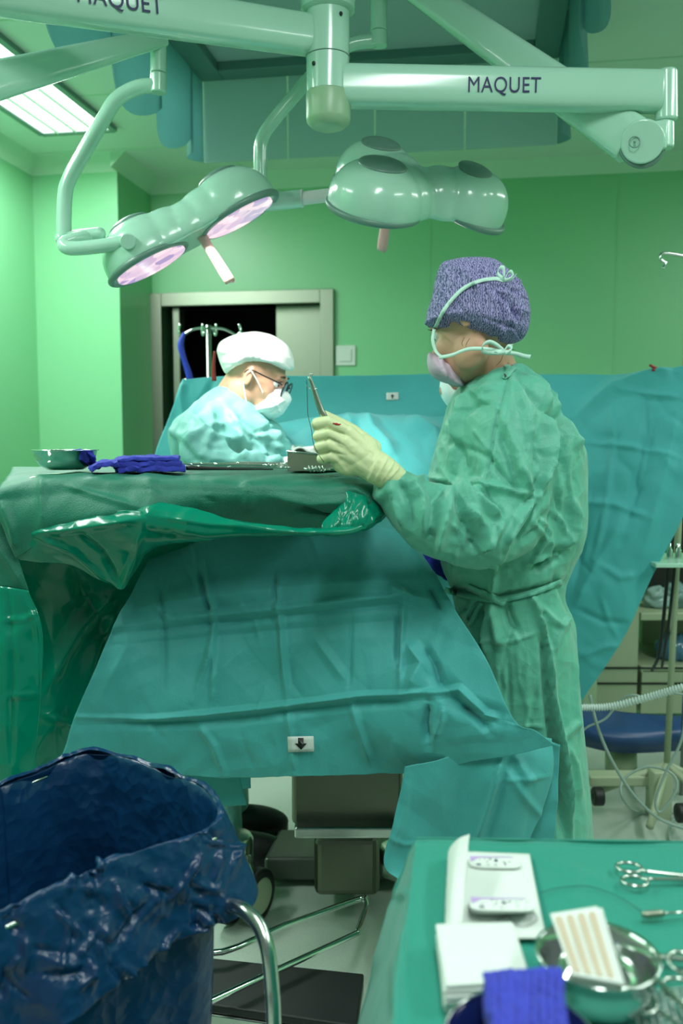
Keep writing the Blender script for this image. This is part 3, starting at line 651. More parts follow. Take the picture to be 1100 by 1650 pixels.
for px_, py_, yy in ((376, 1362, 2.45), (640, 1380, 2.55)):
    bm = bmesh.new(); p = P(px_, py_, yy); lathe(bm, [(.052, -.05), (.056, -.045), (.056, .02), (.05, .03), (.035, .034)], p, close=True); flat(obj('castor_housing', bm, M['steel'], OT))
p = Vector((P(398, 1440, 2.36).x, 2.36, .078))
for dx in (-.04, .028):
    bm = bmesh.new(); q = p + Vector((dx, -abs(dx) * .4, 0)); ax = Vector((.88, -.45, 0)).normalized(); tube(bm, [q - ax * .016, q + ax * .016], [.072] * 2, n=40, smooth=False); wh = obj('castor_wheel', bm, M['dark'], OT, bevel=.007); flat(wh)
    bm = bmesh.new(); tube(bm, [q - ax * .0185, q + ax * .0185], [.050] * 2, n=36, smooth=False); flat(obj('hub', bm, M['cream'], wh, bevel=.004))
bm = bmesh.new(); tube(bm, [p + Vector((-.01, 0, .10)), p + Vector((.0, -.02, .075)), p + Vector((.02, -.01, .02))], .022, n=16); obj('castor_fork', bm, M['steel'], OT)

# ------------------------------------------------------------------ instrument table over the patient
IT = thing('instrument_table', PZ(330, 1600, 0), 'tall steel instrument table on a tubular U-shaped foot, mostly covered by green film drape', 'instrument table')
TZ = 1.25
x0 = P(38, 765, 1.8).x; x1 = P(588, 765, 1.8).x
bm = bmesh.new(); box(bm, ((x0 + x1) / 2, 2.04, TZ - .018), (x1 - x0, .44, .022)); obj('table_top', bm, M['steel'], IT, smooth=False, bevel=.008)
bm = bmesh.new(); cyl(bm, (x0 + .09, 2.12, .15), (x0 + .09, 2.12, TZ - .03), .02); obj('post', bm, M['steel'], IT)
bm = bmesh.new(); a = PZ(330, 1536, .15); b = PZ(578, 1449, .15); c = PZ(588, 1452, .15); d = PZ(590, 1462, .15); e = PZ(576, 1500, .15); f_ = PZ(566, 1508, .15); g = PZ(330, 1617, .15)
tube(bm, [(x0 + .09, 2.12, .15), a, a.lerp(b, .5), b, c, d, d.lerp(e, .5), e, f_, f_.lerp(g, .5), g, g + (g - f_) * .5], .0075, n=14, steps=5); obj('tubular_foot', bm, M['chrome'], IT)
for q in (x0 + .09,):
    bm = bmesh.new(); cyl(bm, (q, 2.12, .0), (q, 2.12, .16), .035); obj('foot_weight', bm, M['steel'], IT)
# low step
ST = thing('step_stool', PZ(470, 1600, 0), 'low step with black rubber top and steel edge on the floor', 'step stool')
p = [PZ(300, 1552, .10), PZ(586, 1582, .10), PZ(575, 1668, .10), PZ(300, 1627, .10)]
bm = bmesh.new(); quadbox(bm, p, Vector((0, 0, .02))); obj('rubber_top', bm, M['dark'], ST, smooth=False, bevel=.004)
bm = bmesh.new(); quadbox(bm, [q_ + Vector((0, -.004, -.03)) for q_ in p], Vector((0, 0, .03))); obj('steel_edge', bm, M['steel'], ST, smooth=False, bevel=.003)
for q_ in p:
    c_ = sum(p, Vector()) / 4; e_ = q_.lerp(c_, .12); bm = bmesh.new(); cyl(bm, (e_.x, e_.y, 0), (e_.x, e_.y, .08), .014); obj('leg', bm, M['steel'], ST)

# ------------------------------------------------------------------ drape over the instrument table
ID = thing('table_drape', (x0 + .4, 2.0, TZ), 'green surgical drape with shiny film skirts hanging from the instrument table', 'surgical drape')
T1, T2 = 1.80, 2.27
rows = [[P(20, 753, T2), P(150, 750, T2), P(300, 750, T2), P(450, 750, T2), P(575, 751, T2), P(600, 756, T2)],
        [P(15, 764, 1.95), P(150, 761, 1.95), P(300, 761, 1.95), P(450, 761, 1.95), P(590, 762, 1.95), P(606, 770, 1.95)],
        [P(0, 783, 1.80), P(100, 767, 1.80), P(240, 768, 1.79), P(430, 771, 1.79), P(592, 776, 1.80), P(612, 792, 1.84)],
        [P(-12, 812, 1.78), P(95, 800, 1.765), P(230, 792, 1.755), P(420, 796, 1.755), P(590, 802, 1.765), P(622, 815, 1.84)],
        [P(5, 850, 1.77), P(95, 836, 1.75), P(222, 822, 1.735), P(405, 826, 1.775), P(580, 832, 1.77), P(620, 832, 1.86)],
        [P(25, 900, 1.78), P(92, 862, 1.76), P(212, 838, 1.745), P(395, 850, 1.80), P(560, 850, 1.79), P(600, 846, 1.87)]]
sheet('top_sheet', rows, M['darkdrape'], ID, 26, 22, creases=[
    ([(66, 768), (68, 800), (70, 852)], 8, .006), ([(235, 768), (250, 800), (236, 840)], 14, .008), ([(330, 770), (332, 800), (345, 812)], 9, -.006),
    ([(395, 772), (402, 800), (395, 826)], 16, .010), ([(438, 800), (500, 812), (560, 808)], 12, .008), ([(560, 785), (590, 800), (600, 830)], 10, .012), ([(0, 800), (20, 850), (28, 890)], 10, .01),
    ([(100, 780), (160, 800), (232, 820)], 10, .006), ([(475, 815), (520, 832), (560, 835)], 10, -.014)],
    crum=[dict(scale=.12, amp=.004, seed=3)])
# long fold of film across the front
rows = [[P(205, 826, 1.75), P(238, 808, 1.75), P(310, 819, 1.72), P(400, 843, 1.70), P(500, 854, 1.70), P(570, 846, 1.725), P(606, 822, 1.78)],
        [P(195, 836, 1.74), P(240, 822, 1.72), P(320, 838, 1.70), P(420, 852, 1.685), P(505, 857, 1.685), P(572, 852, 1.715), P(612, 832, 1.78)],
        [P(190, 852, 1.74), P(240, 850, 1.72), P(330, 862, 1.70), P(430, 862, 1.69), P(505, 861, 1.69), P(566, 860, 1.715), P(614, 840, 1.79)],
        [P(235, 862, 1.77), P(285, 866, 1.75), P(340, 867, 1.73), P(430, 864, 1.72), P(505, 862, 1.72), P(560, 861, 1.735), P(600, 848, 1.80)]]
sheet('film_fold', rows, M['plastic'], ID, 22, 14, creases=[([(240, 830), (340, 845), (560, 856)], 8, .004), ([(560, 800), (600, 830), (590, 850)], 12, .01)], crum=[dict(scale=.10, amp=.003, seed=8)])
# gathered corner of film
rows = [[P(560, 780, 1.795), P(575, 779, 1.785), P(590, 780, 1.79), P(604, 790, 1.81)], [P(548, 812, 1.76), P(572, 806, 1.745), P(598, 806, 1.76), P(616, 812, 1.80)],
        [P(520, 842, 1.73), P(560, 838, 1.72), P(598, 832, 1.74), P(618, 826, 1.79)], [P(520, 858, 1.72), P(558, 858, 1.715), P(590, 850, 1.735), P(612, 838, 1.79)]]
sheet('film_corner', rows, M['plastic'], ID, 20, 16, creases=rnd_creases(4, (545, 780, 615, 858), 16, 100, 30, 60, 8, .006), crum=[dict(scale=.05, amp=.003, seed=12)])
# triangular fold on the left
rows = [[P(12, 880, 1.80), P(60, 846, 1.77), P(120, 832, 1.75), P(205, 822, 1.73), P(262, 832, 1.715)],
        [P(24, 900, 1.79), P(70, 866, 1.76), P(130, 850, 1.74), P(212, 842, 1.72), P(305, 852, 1.71)],
        [P(60, 905, 1.79), P(100, 880, 1.765), P(150, 872, 1.75), P(215, 868, 1.735), P(345, 868, 1.74)],
        [P(120, 915, 1.80), P(150, 905, 1.785), P(180, 905, 1.77), P(210, 900, 1.765), P(250, 882, 1.78)],
        [P(180, 942, 1.81), P(186, 945, 1.80), P(192, 948, 1.795), P(199, 948, 1.79), P(207, 935, 1.80)]]
sheet('film_gather', rows, M['plastic'], ID, 24, 20, creases=[([(40, 862), (130, 850), (235, 835)], 12, .010), ([(60, 862), (120, 890), (192, 946)], 9, .010), ([(230, 850), (215, 900), (196, 946)], 10, .008), ([(120, 850), (165, 890), (192, 940)], 9, -.008)],
      crum=[dict(scale=.09, amp=.006, seed=21)])
# dark film skirt behind
rows = [[P(25, 850, 1.90), P(120, 850, 1.95), P(240, 860, 2.02), P(345, 870, 2.06)], [P(30, 950, 1.92), P(120, 950, 1.99), P(225, 950, 2.06), P(290, 950, 2.08)],
        [P(50, 1080, 1.92), P(110, 1080, 1.98), P(190, 1080, 2.05), P(240, 1080, 2.06)], [P(56, 1180, 1.92), P(100, 1180, 1.97), P(160, 1180, 2.03), P(210, 1180, 2.05)], [P(56, 1290, 1.91), P(95, 1290, 1.96), P(150, 1290, 2.02), P(200, 1290, 2.04)]]
sheet('front_skirt', rows, M['plastic'], ID, 26, 22, creases=[([(190, 950), (130, 1010), (60, 1130)], 22, .014), ([(45, 960), (75, 1050), (62, 1130)], 14, -.012), ([(62, 1150), (110, 1165), (160, 1150)], 10, .008), ([(110, 900), (160, 1000), (185, 1090)], 26, -.012), ([(200, 960), (150, 1060), (100, 1220)], 20, .012)],
      crum=[dict(scale=.22, amp=.014, seed=33)])
# bright left skirt and its embossed shoulder
rows = [[P(-60, 800, 1.85), P(-20, 795, 1.80), P(12, 815, 1.79)], [P(-60, 880, 1.83), P(-15, 880, 1.79), P(26, 885, 1.79)], [P(-55, 940, 1.82), P(-5, 945, 1.79), P(46, 952, 1.79)]]
sheet('side_shoulder', rows, M['darkdrape'], ID, 22, 22, creases=[([(-20, 850), (10, 900), (40, 950)], 12, .008)], crum=[dict(scale=.1, amp=.004, seed=44)])
rows = [[P(-55, 938, 1.82), P(0, 944, 1.79), P(46, 951, 1.785)], [P(-45, 1030, 1.80), P(6, 1030, 1.77), P(68, 1015, 1.78)], [P(-40, 1130, 1.78), P(8, 1128, 1.76), P(66, 1125, 1.78)], [P(-30, 1210, 1.77), P(12, 1210, 1.755), P(58, 1210, 1.78)], [P(-20, 1262, 1.77), P(15, 1262, 1.755), P(56, 1262, 1.78)]]
sheet('side_skirt', rows, M['plastic'], ID, 26, 18, creases=[([(0, 1000), (40, 998), (62, 985)], 6, .006), ([(8, 1122), (40, 1120), (64, 1118)], 6, .006), ([(40, 960), (60, 1010), (64, 1120)], 8, .006), ([(12, 940), (20, 1050), (18, 1230)], 10, -.006)], crum=[dict(scale=.15, amp=.004, seed=51)])

# ------------------------------------------------------------------ patient drape
PD = thing('patient_drape', P(470, 1000, 2.0), 'large teal paper drape with creased fold lines spread over the patient and table end', 'surgical drape')
rows = [[P(300, 800, 2.50), P(380, 795, 2.50), P(470, 792, 2.50), P(560, 795, 2.50), P(630, 805, 2.50), P(660, 815, 2.5)],
        [P(262, 862, 2.20), P(350, 842, 2.16), P(450, 838, 2.12), P(540, 840, 2.08), P(612, 838, 2.06), P(650, 858, 2.08)],
        [P(236, 906, 2.03), P(345, 878, 2.02), P(455, 872, 2.00), P(560, 862, 1.98), P(640, 865, 1.98), P(686, 900, 2.0)],
        [P(182, 1012, 1.93), P(340, 994, 1.95), P(452, 985, 1.92), P(560, 970, 1.91), P(650, 962, 1.91), P(726, 972, 1.88)],
        [P(150, 1085, 1.90), P(345, 1075, 1.92), P(458, 1065, 1.90), P(570, 1060, 1.88), P(660, 1050, 1.86), P(782, 1060, 1.80)],
        [P(118, 1158, 1.89), P(345, 1146, 1.90), P(462, 1138, 1.88), P(575, 1122, 1.86), P(690, 1118, 1.81), P(826, 1158, 1.76)],
        [P(104, 1205, 1.89), P(350, 1200, 1.90), P(465, 1195, 1.88), P(580, 1190, 1.86), P(720, 1172, 1.79), P(862, 1178, 1.75)],
        [P(90, 1240, 1.90), P(355, 1252, 1.91), P(470, 1248, 1.89), P(650, 1248, 1.87), P(770, 1228, 1.79), P(894, 1200, 1.75)]]
PC = [([(182, 1012), (340, 992), (452, 983), (560, 969), (650, 960), (720, 970)], 13, .012), ([(182, 1022), (340, 1003), (560, 980), (690, 966)], 14, -.007),
      ([(125, 1156), (235, 1158), (345, 1148), (462, 1136), (575, 1120), (650, 1118), (740, 1112)], 8, .009), ([(125, 1170), (345, 1162), (575, 1134), (690, 1128)], 14, -.006),
      ([(256, 930), (262, 990), (264, 1060), (262, 1150)], 9, -.005), ([(330, 905), (338, 950), (345, 1000), (336, 1060), (310, 1130)], 9, .010), ([(318, 910), (330, 960), (340, 992)], 7, -.008),
      ([(345, 1000), (344, 1080), (343, 1145)], 7, .006), ([(448, 930), (450, 990), (456, 1060), (463, 1138)], 10, .009), ([(462, 1138), (470, 1190), (474, 1245)], 10, .007),
      ([(443, 925), (446, 975)], 9, -.009), ([(650, 950), (648, 1010), (646, 1060), (645, 1120)], 9, .008), ([(640, 985), (641, 1075)], 8, -.010), ([(566, 985), (564, 1060), (562, 1115)], 7, -.004),
      ([(562, 1115), (580, 1180), (600, 1245)], 12, .006), ([(320, 1165), (345, 1200), (362, 1248)], 10, .007), ([(250, 975), (262, 985), (275, 996)], 10, .010), ([(655, 1120), (680, 1070), (650, 1030)], 22, .012),
      ([(680, 1040), (700, 1075), (712, 1112)], 14, -.012), ([(690, 1118), (740, 1112), (782, 1152), (812, 1160)], 12, .012), ([(700, 1090), (750, 1140), (826, 1165)], 26, -.012),
      ([(740, 1130), (770, 1160), (790, 1182)], 12, -.012), ([(690, 1130), (684, 1170), (690, 1200)], 12, -.014), ([(715, 1135), (712, 1160), (700, 1190)], 10, .010), ([(620, 945), (650, 955), (655, 968)], 14, .012), ([(690, 940), (700, 962), (712, 985)], 10, -.01),
      ([(400, 1040), (360, 1075), (330, 1110)], 20, .005), ([(560, 1100), (530, 1060), (500, 1020)], 14, .005), ([(195, 980), (205, 1040), (160, 1130)], 20, .006)]
dr = sheet('front_sheet', rows, M['teal'], PD, 60, 46, creases=[(a_, b_, c_ * 1.6) for a_, b_, c_ in PC] + [([(190, 985), (340, 962), (560, 940), (700, 930)], 34, .016), ([(180, 1040), (340, 1025), (560, 1005), (700, 995)], 26, -.010)] + rnd_creases(9, (200, 880, 700, 1240), 22, 85, 25, 90, 9, .003), crum=[dict(scale=.30, amp=.010, seed=61), dict(scale=.09, amp=.0028, seed=62)])
tr = bvh(dr)
fb = 1.88
decal('arrow_label', tr, [(463, 1187), (505, 1186), (506, 1211), (464, 1212)], M['white'], PD, off=.008)
al = decal('arrow_mark', tr, [(475, 1198), (480, 1198), (480, 1189), (489, 1189), (489, 1198), (494, 1198), (485, 1208)], M['black'], PD, off=.0105)
tag(al, 'black arrow pointing down')
# right-hand hanging corner of the drape
rows = [[P(652, 1235, 1.81), P(700, 1225, 1.81), P(750, 1210, 1.81), P(800, 1195, 1.81), P(850, 1185, 1.82), P(888, 1190, 1.83)],
        [P(645, 1275, 1.81), P(695, 1272, 1.81), P(745, 1262, 1.82), P(792, 1255, 1.79), P(845, 1252, 1.78), P(890, 1245, 1.81)],
        [P(632, 1330, 1.81), P(680, 1330, 1.82), P(730, 1325, 1.83), P(785, 1320, 1.80), P(835, 1315, 1.79), P(873, 1305, 1.81)],
        [P(618, 1393, 1.81), P(665, 1385, 1.82), P(715, 1380, 1.84), P(768, 1380, 1.81), P(815, 1378, 1.80), P(848, 1370, 1.81)],
        [P(650, 1425, 1.80), P(690, 1440, 1.82), P(735, 1460, 1.84), P(775, 1480, 1.82), P(810, 1480, 1.81), P(835, 1475, 1.82)]]
sheet('corner_sheet', rows, M['teal'], PD, 22, 22, creases=[([(812, 1215), (790, 1290), (765, 1370)], 9, .014), ([(820, 1225), (800, 1300), (778, 1370)], 12, -.006), ([(660, 1250), (650, 1310), (622, 1390)], 10, .006), ([(620, 1345), (650, 1360), (690, 1358)], 7, .005), ([(800, 1258), (850, 1255), (885, 1250)], 6, .005), ([(830, 1220), (850, 1255), (862, 1250)], 12, .012), ([(810, 1235), (850, 1290), (876, 1320)], 12, .007)],
      crum=[dict(scale=.16, amp=.007, seed=71)])
rows = [[P(835, 1195, 1.84), P(870, 1190, 1.84), P(902, 1200, 1.84)], [P(840, 1300, 1.84), P(870, 1300, 1.84), P(898, 1290, 1.84)], [P(830, 1400, 1.84), P(865, 1400, 1.84), P(888, 1400, 1.84)]]
sheet('under_sheet', rows, M['teal'], PD, 18, 18, crum=[dict(scale=.12, amp=.008, seed=72)])
rows = [[P(270, 1225, 1.98), P(330, 1225, 1.98), P(384, 1225, 1.98)], [P(300, 1262, 1.98), P(340, 1264, 1.98), P(389, 1264, 1.98)], [P(330, 1296, 1.98), P(365, 1299, 1.98), P(398, 1297, 1.98)]]
sheet('under_sheet', rows, M['teal'], PD, 12, 12, crum=[dict(scale=.12, amp=.004, seed=73)])
rows = [[P(380, 1232, 2.05), P(403, 1232, 2.05)], [P(380, 1272, 2.05), P(404, 1270, 2.05)]]
sheet('under_sheet', rows, M['teal'], PD, 6, 6)

# ------------------------------------------------------------------ screen drape and the drape over the patient's chest
SD = thing('screen_drape', P(650, 700, 3.1), 'wide teal drape hung as a screen between two stands across the room', 'surgical drape')
rows = [[P(294, 611, 3.15), P(345, 607, 3.15), P(440, 606, 3.12), P(560, 605, 3.1), P(700, 603, 3.1), P(860, 603, 3.1), P(950, 603, 3.05), P(1030, 603, 2.95), P(1120, 585, 2.85)],
        [P(282, 645, 3.12), P(345, 645, 3.12), P(440, 640, 3.1), P(560, 645, 3.08), P(700, 640, 3.07), P(860, 640, 3.05), P(950, 645, 3.0), P(1030, 640, 2.9), P(1120, 640, 2.82)],
        [P(250, 732, 3.08), P(330, 730, 3.08), P(440, 720, 3.05), P(560, 720, 3.03), P(700, 720, 3.0), P(860, 720, 3.0), P(950, 725, 2.93), P(1030, 720, 2.85), P(1120, 720, 2.8)],
        [P(238, 800, 3.05), P(330, 800, 3.05), P(440, 800, 3.05), P(560, 800, 3.03), P(700, 800, 3.0), P(850, 800, 2.98), P(930, 810, 2.9), P(1020, 820, 2.82), P(1106, 818, 2.78)],
        [P(230, 860, 3.05), P(330, 870, 3.05), P(440, 880, 3.05), P(560, 900, 3.03), P(700, 900, 3.0), P(840, 910, 2.96), P(915, 930, 2.88), P(985, 930, 2.82), P(1052, 925, 2.8)],
        [P(230, 900, 3.05), P(330, 920, 3.05), P(440, 950, 3.05), P(560, 980, 3.03), P(700, 1000, 3.0), P(830, 1020, 2.96), P(895, 1030, 2.88), P(950, 1030, 2.84), P(1002, 1030, 2.82)],
        [P(230, 930, 3.05), P(330, 950, 3.05), P(440, 990, 3.05), P(560, 1040, 3.03), P(690, 1080, 3.0), P(810, 1110, 2.96), P(865, 1125, 2.9), P(900, 1135, 2.86), P(930, 1140, 2.84)]]
SCR = [([(985, 630), (988, 720), (970, 850), (955, 900)], 9, .012), ([(1042, 625), (1040, 700), (1010, 830)], 12, -.014), ([(920, 675), (990, 622), (1060, 600), (1090, 598)], 22, .030), ([(990, 626), (1050, 636), (1100, 640)], 10, .012),
       ([(930, 712), (985, 716), (1050, 725), (1100, 740)], 8, .012), ([(935, 808), (990, 812), (1050, 835)], 9, .012), ([(960, 905), (1000, 930), (1025, 925)], 10, .010), ([(920, 990), (965, 900), (1010, 830)], 18, .014), ([(1090, 660), (1070, 760), (1035, 890)], 20, .018),
       ([(1060, 640), (1040, 760), (1000, 870)], 16, -.014), ([(925, 980), (970, 1000), (1015, 1005)], 9, -.010), ([(930, 1060), (975, 1040), (1000, 1040)], 10, .01), ([(300, 700), (290, 640), (296, 612)], 12, .012), ([(345, 610), (330, 640), (300, 700)], 10, -.012), ([(960, 770), (940, 860), (925, 950)], 14, -.01)]
sd = sheet('screen_sheet', rows, M['tealback'], SD, 26, 30, creases=SCR + rnd_creases(5, (930, 620, 1090, 1080), 14, 60, 50, 90, 12, .006), crum=[dict(scale=.4, amp=.012, seed=81), dict(scale=.13, amp=.004, seed=82)])
ts = bvh(sd)
decal('arrow_label', ts, [(622, 633), (642, 632), (642, 644), (622, 645)], M['white'], SD, off=.004, fb=3.05)
decal('arrow_mark', ts, [(629, 638.5), (632, 635), (635, 638.5), (633, 638.5), (633, 642), (631, 642), (631, 638.5)], M['black'], SD, off=.006, fb=3.05)
bm = bmesh.new(); tube(bm, [P(300, 617, 3.22), P(700, 614, 3.22), P(1125, 612, 3.22)], .008, n=10, smooth=False); obj('support_rail', bm, M['steel'], SD)
for px_, yy in ((300, 3.20), (1125, 3.20)):
    q = P(px_, 610, yy); bm = bmesh.new(); cyl(bm, (q.x, yy + .02, 0), (q.x, yy + .02, q.z), .011); obj('support_post', bm, M['steel'], SD)
CDR = thing('chest_drape', P(600, 740, 2.9), 'softly folded teal drape over the patient in front of the screen', 'surgical drape')
rows = [[P(440, 690, 3.02), P(520, 672, 3.02), P(600, 664, 3.0), P(680, 668, 3.0), P(760, 672, 3.0)],
        [P(430, 715, 2.92), P(520, 690, 2.92), P(600, 676, 2.9), P(680, 690, 2.9), P(770, 695, 2.9)],
        [P(420, 745, 2.78), P(520, 730, 2.78), P(600, 725, 2.76), P(690, 735, 2.76), P(770, 740, 2.8)],
        [P(400, 775, 2.62), P(520, 770, 2.62), P(610, 770, 2.6), P(700, 780, 2.6), P(780, 790, 2.65)],
        [P(380, 830, 2.52), P(520, 825, 2.52), P(620, 825, 2.5), P(700, 840, 2.5), P(780, 860, 2.55)],
        [P(370, 1000, 2.45), P(520, 1000, 2.45), P(620, 1000, 2.44), P(700, 1000, 2.44), P(780, 1000, 2.45)]]
sheet('patient_sheet', rows, M['tealback'], CDR, 28, 22, creases=[([(590, 670), (600, 700), (640, 745)], 20, .03), ([(520, 700), (545, 720), (560, 740)], 20, -.03), ([(650, 668), (700, 700), (710, 745)], 26, .03), ([(560, 668), (570, 700), (565, 730)], 16, .02)],
      crum=[dict(scale=.3, amp=.02, seed=91)])

# ------------------------------------------------------------------ people
def inflate(bm, out, W, hw, n=12, steps=5, pw=.42, cx=None, hwn=None):
    """closed profile outline (x, z) swept to both sides into a rounded volume; W maps local x,y,z to the room"""
    C = crv(out + [out[0]], steps)[:-1]; C = np.array(C); c = C.mean(0) if cx is None else np.array(cx); rings = []
    for i in range(n + 1):
        t = -1 + 2 * i / n; t = math.sin(t * math.pi / 2); s = max(1e-3, (1 - t * t)) ** pw
        rings.append([bm.verts.new(W(*(c + (p - c) * s)[[0]], t * hw, (c + (p - c) * s)[1])) for p in C])
    for a, b in zip(rings, rings[1:]):
        for k in range(len(C)): bm.faces.new((a[k], a[(k + 1) % len(C)], b[(k + 1) % len(C)], b[k]))
    bm.faces.new(rings[0][::-1]); bm.faces.new(rings[-1])
def frame(face, origin):
    f = Vector(face).normalized(); u = Vector((0, 0, 1)); u = (u - f * u.dot(f)).normalized(); l = u.cross(f); O = Vector(origin)
    return lambda x, y, z: O + f * float(x) + l * float(y) + u * float(z), Matrix((f, l, u)).transposed()
def head_bm(bm, origin, face, pitch, s=1.0, ear=0):
    """face: horizontal heading, pitch down in radians"""
    f = Vector(face).normalized(); f = (f * math.cos(pitch) + Vector((0, 0, -1)) * math.sin(pitch)); W, RM = frame(f, origin)
    E = lambda x, y, z, a, b, c, rot=None: ell(bm, W(x * s, y * s, z * s), (a * s, b * s, c * s), RM @ rot if rot else RM, 28)
    E(-.014, 0, .034, .098, .076, .088); E(.03, 0, -.02, .062, .062, .078); E(.035, 0, -.062, .055, .052, .05); E(.068, 0, -.095, .026, .026, .020)
    E(.078, 0, .022, .020, .050, .016); E(.086, 0, -.062, .014, .024, .012); E(.06, .038, -.03, .026, .022, .024); E(.06, -.038, -.03, .026, .022, .024)
    E(-.005, .05, -.06, .045, .02, .04); E(-.005, -.05, -.06, .045, .02, .04)
    tube(bm, [W(.088 * s, 0, .012 * s), W(.104 * s, 0, -.018 * s), W(.112 * s, 0, -.034 * s), W(.098 * s, 0, -.046 * s)], [.008 * s, .010 * s, .014 * s, .011 * s], n=14)
    for q in (-1, 1):
        E(.0 - ear, q * .078, -.012 + ear, .017, .006, .030, Matrix.Rotation(q * .35, 3, 'Z')); E(.004 - ear, q * .075, -.020 + ear, .010, .008, .014)
    return W, RM
def eyes(par, W, s, dark=True):
    for q in (-1, 1):
        bm = bmesh.new(); ell(bm, W(.074 * s, q * .031 * s, .002 * s), (.0125 * s,) * 3, seg=16); e = obj('eye', bm, M['white'], par)
        bm = bmesh.new(); ell(bm, W(.0845 * s, q * .0315 * s, .001 * s), (.003 * s, .006 * s, .006 * s), seg=12); obj('pupil', bm, M['black'], e)
        bm = bmesh.new(); tube(bm, [W(.082 * s, q * .018 * s, .010 * s), W(.090 * s, q * .031 * s, .013 * s), W(.082 * s, q * .046 * s, .008 * s)], .0016 * s, n=6); obj('eyelashes', bm, M['hair'], e)
        bm = bmesh.new(); tube(bm, [W(.088 * s, q * .014 * s, .024 * s), W(.094 * s, q * .032 * s, .031 * s), W(.084 * s, q * .046 * s, .027 * s)], [.002 * s, .003 * s, .001 * s], n=8); obj('eyebrow', bm, M['hair'], par)
def ringloft(bm, rows, n=40, sq=2.4):
    """rows: (py, x left, x right, distance, half depth) -> closed body volume"""
    rs = []
    for c in crv(rows, 6):
        py, xl, xr, Y, hd = c; a = P(xl, py, Y); b = P(xr, py, Y); m = (a + b) / 2; hw = (b.x - a.x) / 2; ring = []
        for k in range(n):
            an = 2 * math.pi * k / n; ca, sa = math.cos(an), math.sin(an); f_ = (abs(ca) ** sq + abs(sa) ** sq) ** (-1 / sq)
            ring.append(bm.verts.new(m + Vector((hw * ca * f_, hd * sa * f_, 0))))
        rs.append(ring)
    for a, b in zip(rs, rs[1:]):
        for k in range(n): bm.faces.new((a[k], a[(k + 1) % n], b[(k + 1) % n], b[k]))
    bm.faces.new(rs[0][::-1]); bm.faces.new(rs[-1])
def rt(bm, pts, n=28, steps=6):
    """tube through (px, py, distance, radius in px)"""
    tube(bm, [P(*p[:3]) for p in pts], [pxm(p[3], p[2]) for p in pts], n=n, steps=steps)
def lower_body(bm, hip, ydir, gap, face, hem=.1):
    pass

# ---- the assistant on the right (seen from her left and slightly behind)
NY = 2.03
nb = bmesh.new(); hs = .98; NF = Vector((-1, .80, 0)); HO = P(765, 528, 1.97)
Wn, RMn = head_bm(nb, HO, NF, R(14), hs, .025)
cap_(nb, P(775, 555, 1.97), P(800, 622, 2.02), .052, .060)
ell(nb, P(815, 710, NY), (.095, .15, .14)); cap_(nb, P(818, 720, NY), P(820, 960, NY), .09, .09)
lsh = P(812, 655, 1.90); lel = P(820, 835, 1.85); lwr = P(640, 788, 1.775)
cap_(nb, lsh, lel, .040, .034); cap_(nb, lel, lwr, .033, .022)
rsh = P(805, 655, 2.18); rel = P(770, 830, 2.28); rwr = P(708, 818, 2.27)
cap_(nb, rsh, rel, .036, .03); cap_(nb, rel, rwr, .026, .02)
for dy in (-.065, .065):
    k = P(822, 990, NY) + Vector((0, dy, 0)); kn = Vector((k.x + .01, k.y, .50)); an = Vector((k.x + .02, k.y, .09))
    cap_(nb, k, kn, .058, .05); cap_(nb, kn, an, .052, .034); ell(nb, an + Vector((-.05, 0, -.04)), (.10, .042, .035))
nme = voxel(nb, .0046, 4); NUR = link('person', nme, M['skin']); tag(NUR, 'assistant in green gown and patterned lilac cap, back half turned, one gloved hand raised', 'person')
eyes(NUR, Wn, hs)
# strands of hair at the nape and temple
bm = bmesh.new()
for pts in ([(757, 545), (752, 552), (750, 560)], [(748, 544), (744, 552), (745, 558)], [(800, 556), (812, 564), (822, 570)], [(806, 556), (820, 562), (830, 564)], [(810, 572), (806, 582), (798, 590)]):
    tube(bm, [P(x, y, 1.885) for x, y in pts], [.0004, .0006, .0003], n=6)
tube(bm, [P(698, 531, 1.95), P(694, 532, 1.945), P(689, 531, 1.94)], [.0014, .0012, .0005], n=6)
obj('hair', bm, M['hair'], NUR)
# gown: one continuous cloth volume
gb = bmesh.new()
ringloft(gb, [(588, 782, 842, 2.02, .055), (604, 758, 858, 2.02, .085), (632, 734, 872, 2.03, .15), (670, 718, 896, NY, .19), (720, 704, 930, NY, .20), (780, 694, 938, NY, .195), (850, 700, 936, NY, .185), (910, 712, 916, NY, .165),
              (955, 730, 906, NY, .15), (1000, 738, 921, NY, .155), (1060, 738, 926, NY, .155), (1120, 744, 930, NY, .155), (1220, 752, 940, NY, .16), (1320, 758, 946, NY, .165), (1420, 760, 952, NY, .17), (1500, 762, 956, NY, .17)])
rt(gb, [(800, 628, 1.96, 46), (822, 668, 1.90, 62), (826, 730, 1.87, 66), (824, 790, 1.85, 66), (808, 838, 1.83, 66), (765, 850, 1.81, 66), (715, 842, 1.79, 62), (670, 818, 1.78, 48), (638, 788, 1.775, 36), (612, 776, 1.765, 30)])
rt(gb, [(800, 640, 2.12, 46), (800, 740, 2.25, 62), (780, 830, 2.30, 60), (730, 835, 2.30, 48), (690, 808, 2.27, 28)])
gme = voxel(gb, .0046, 8)
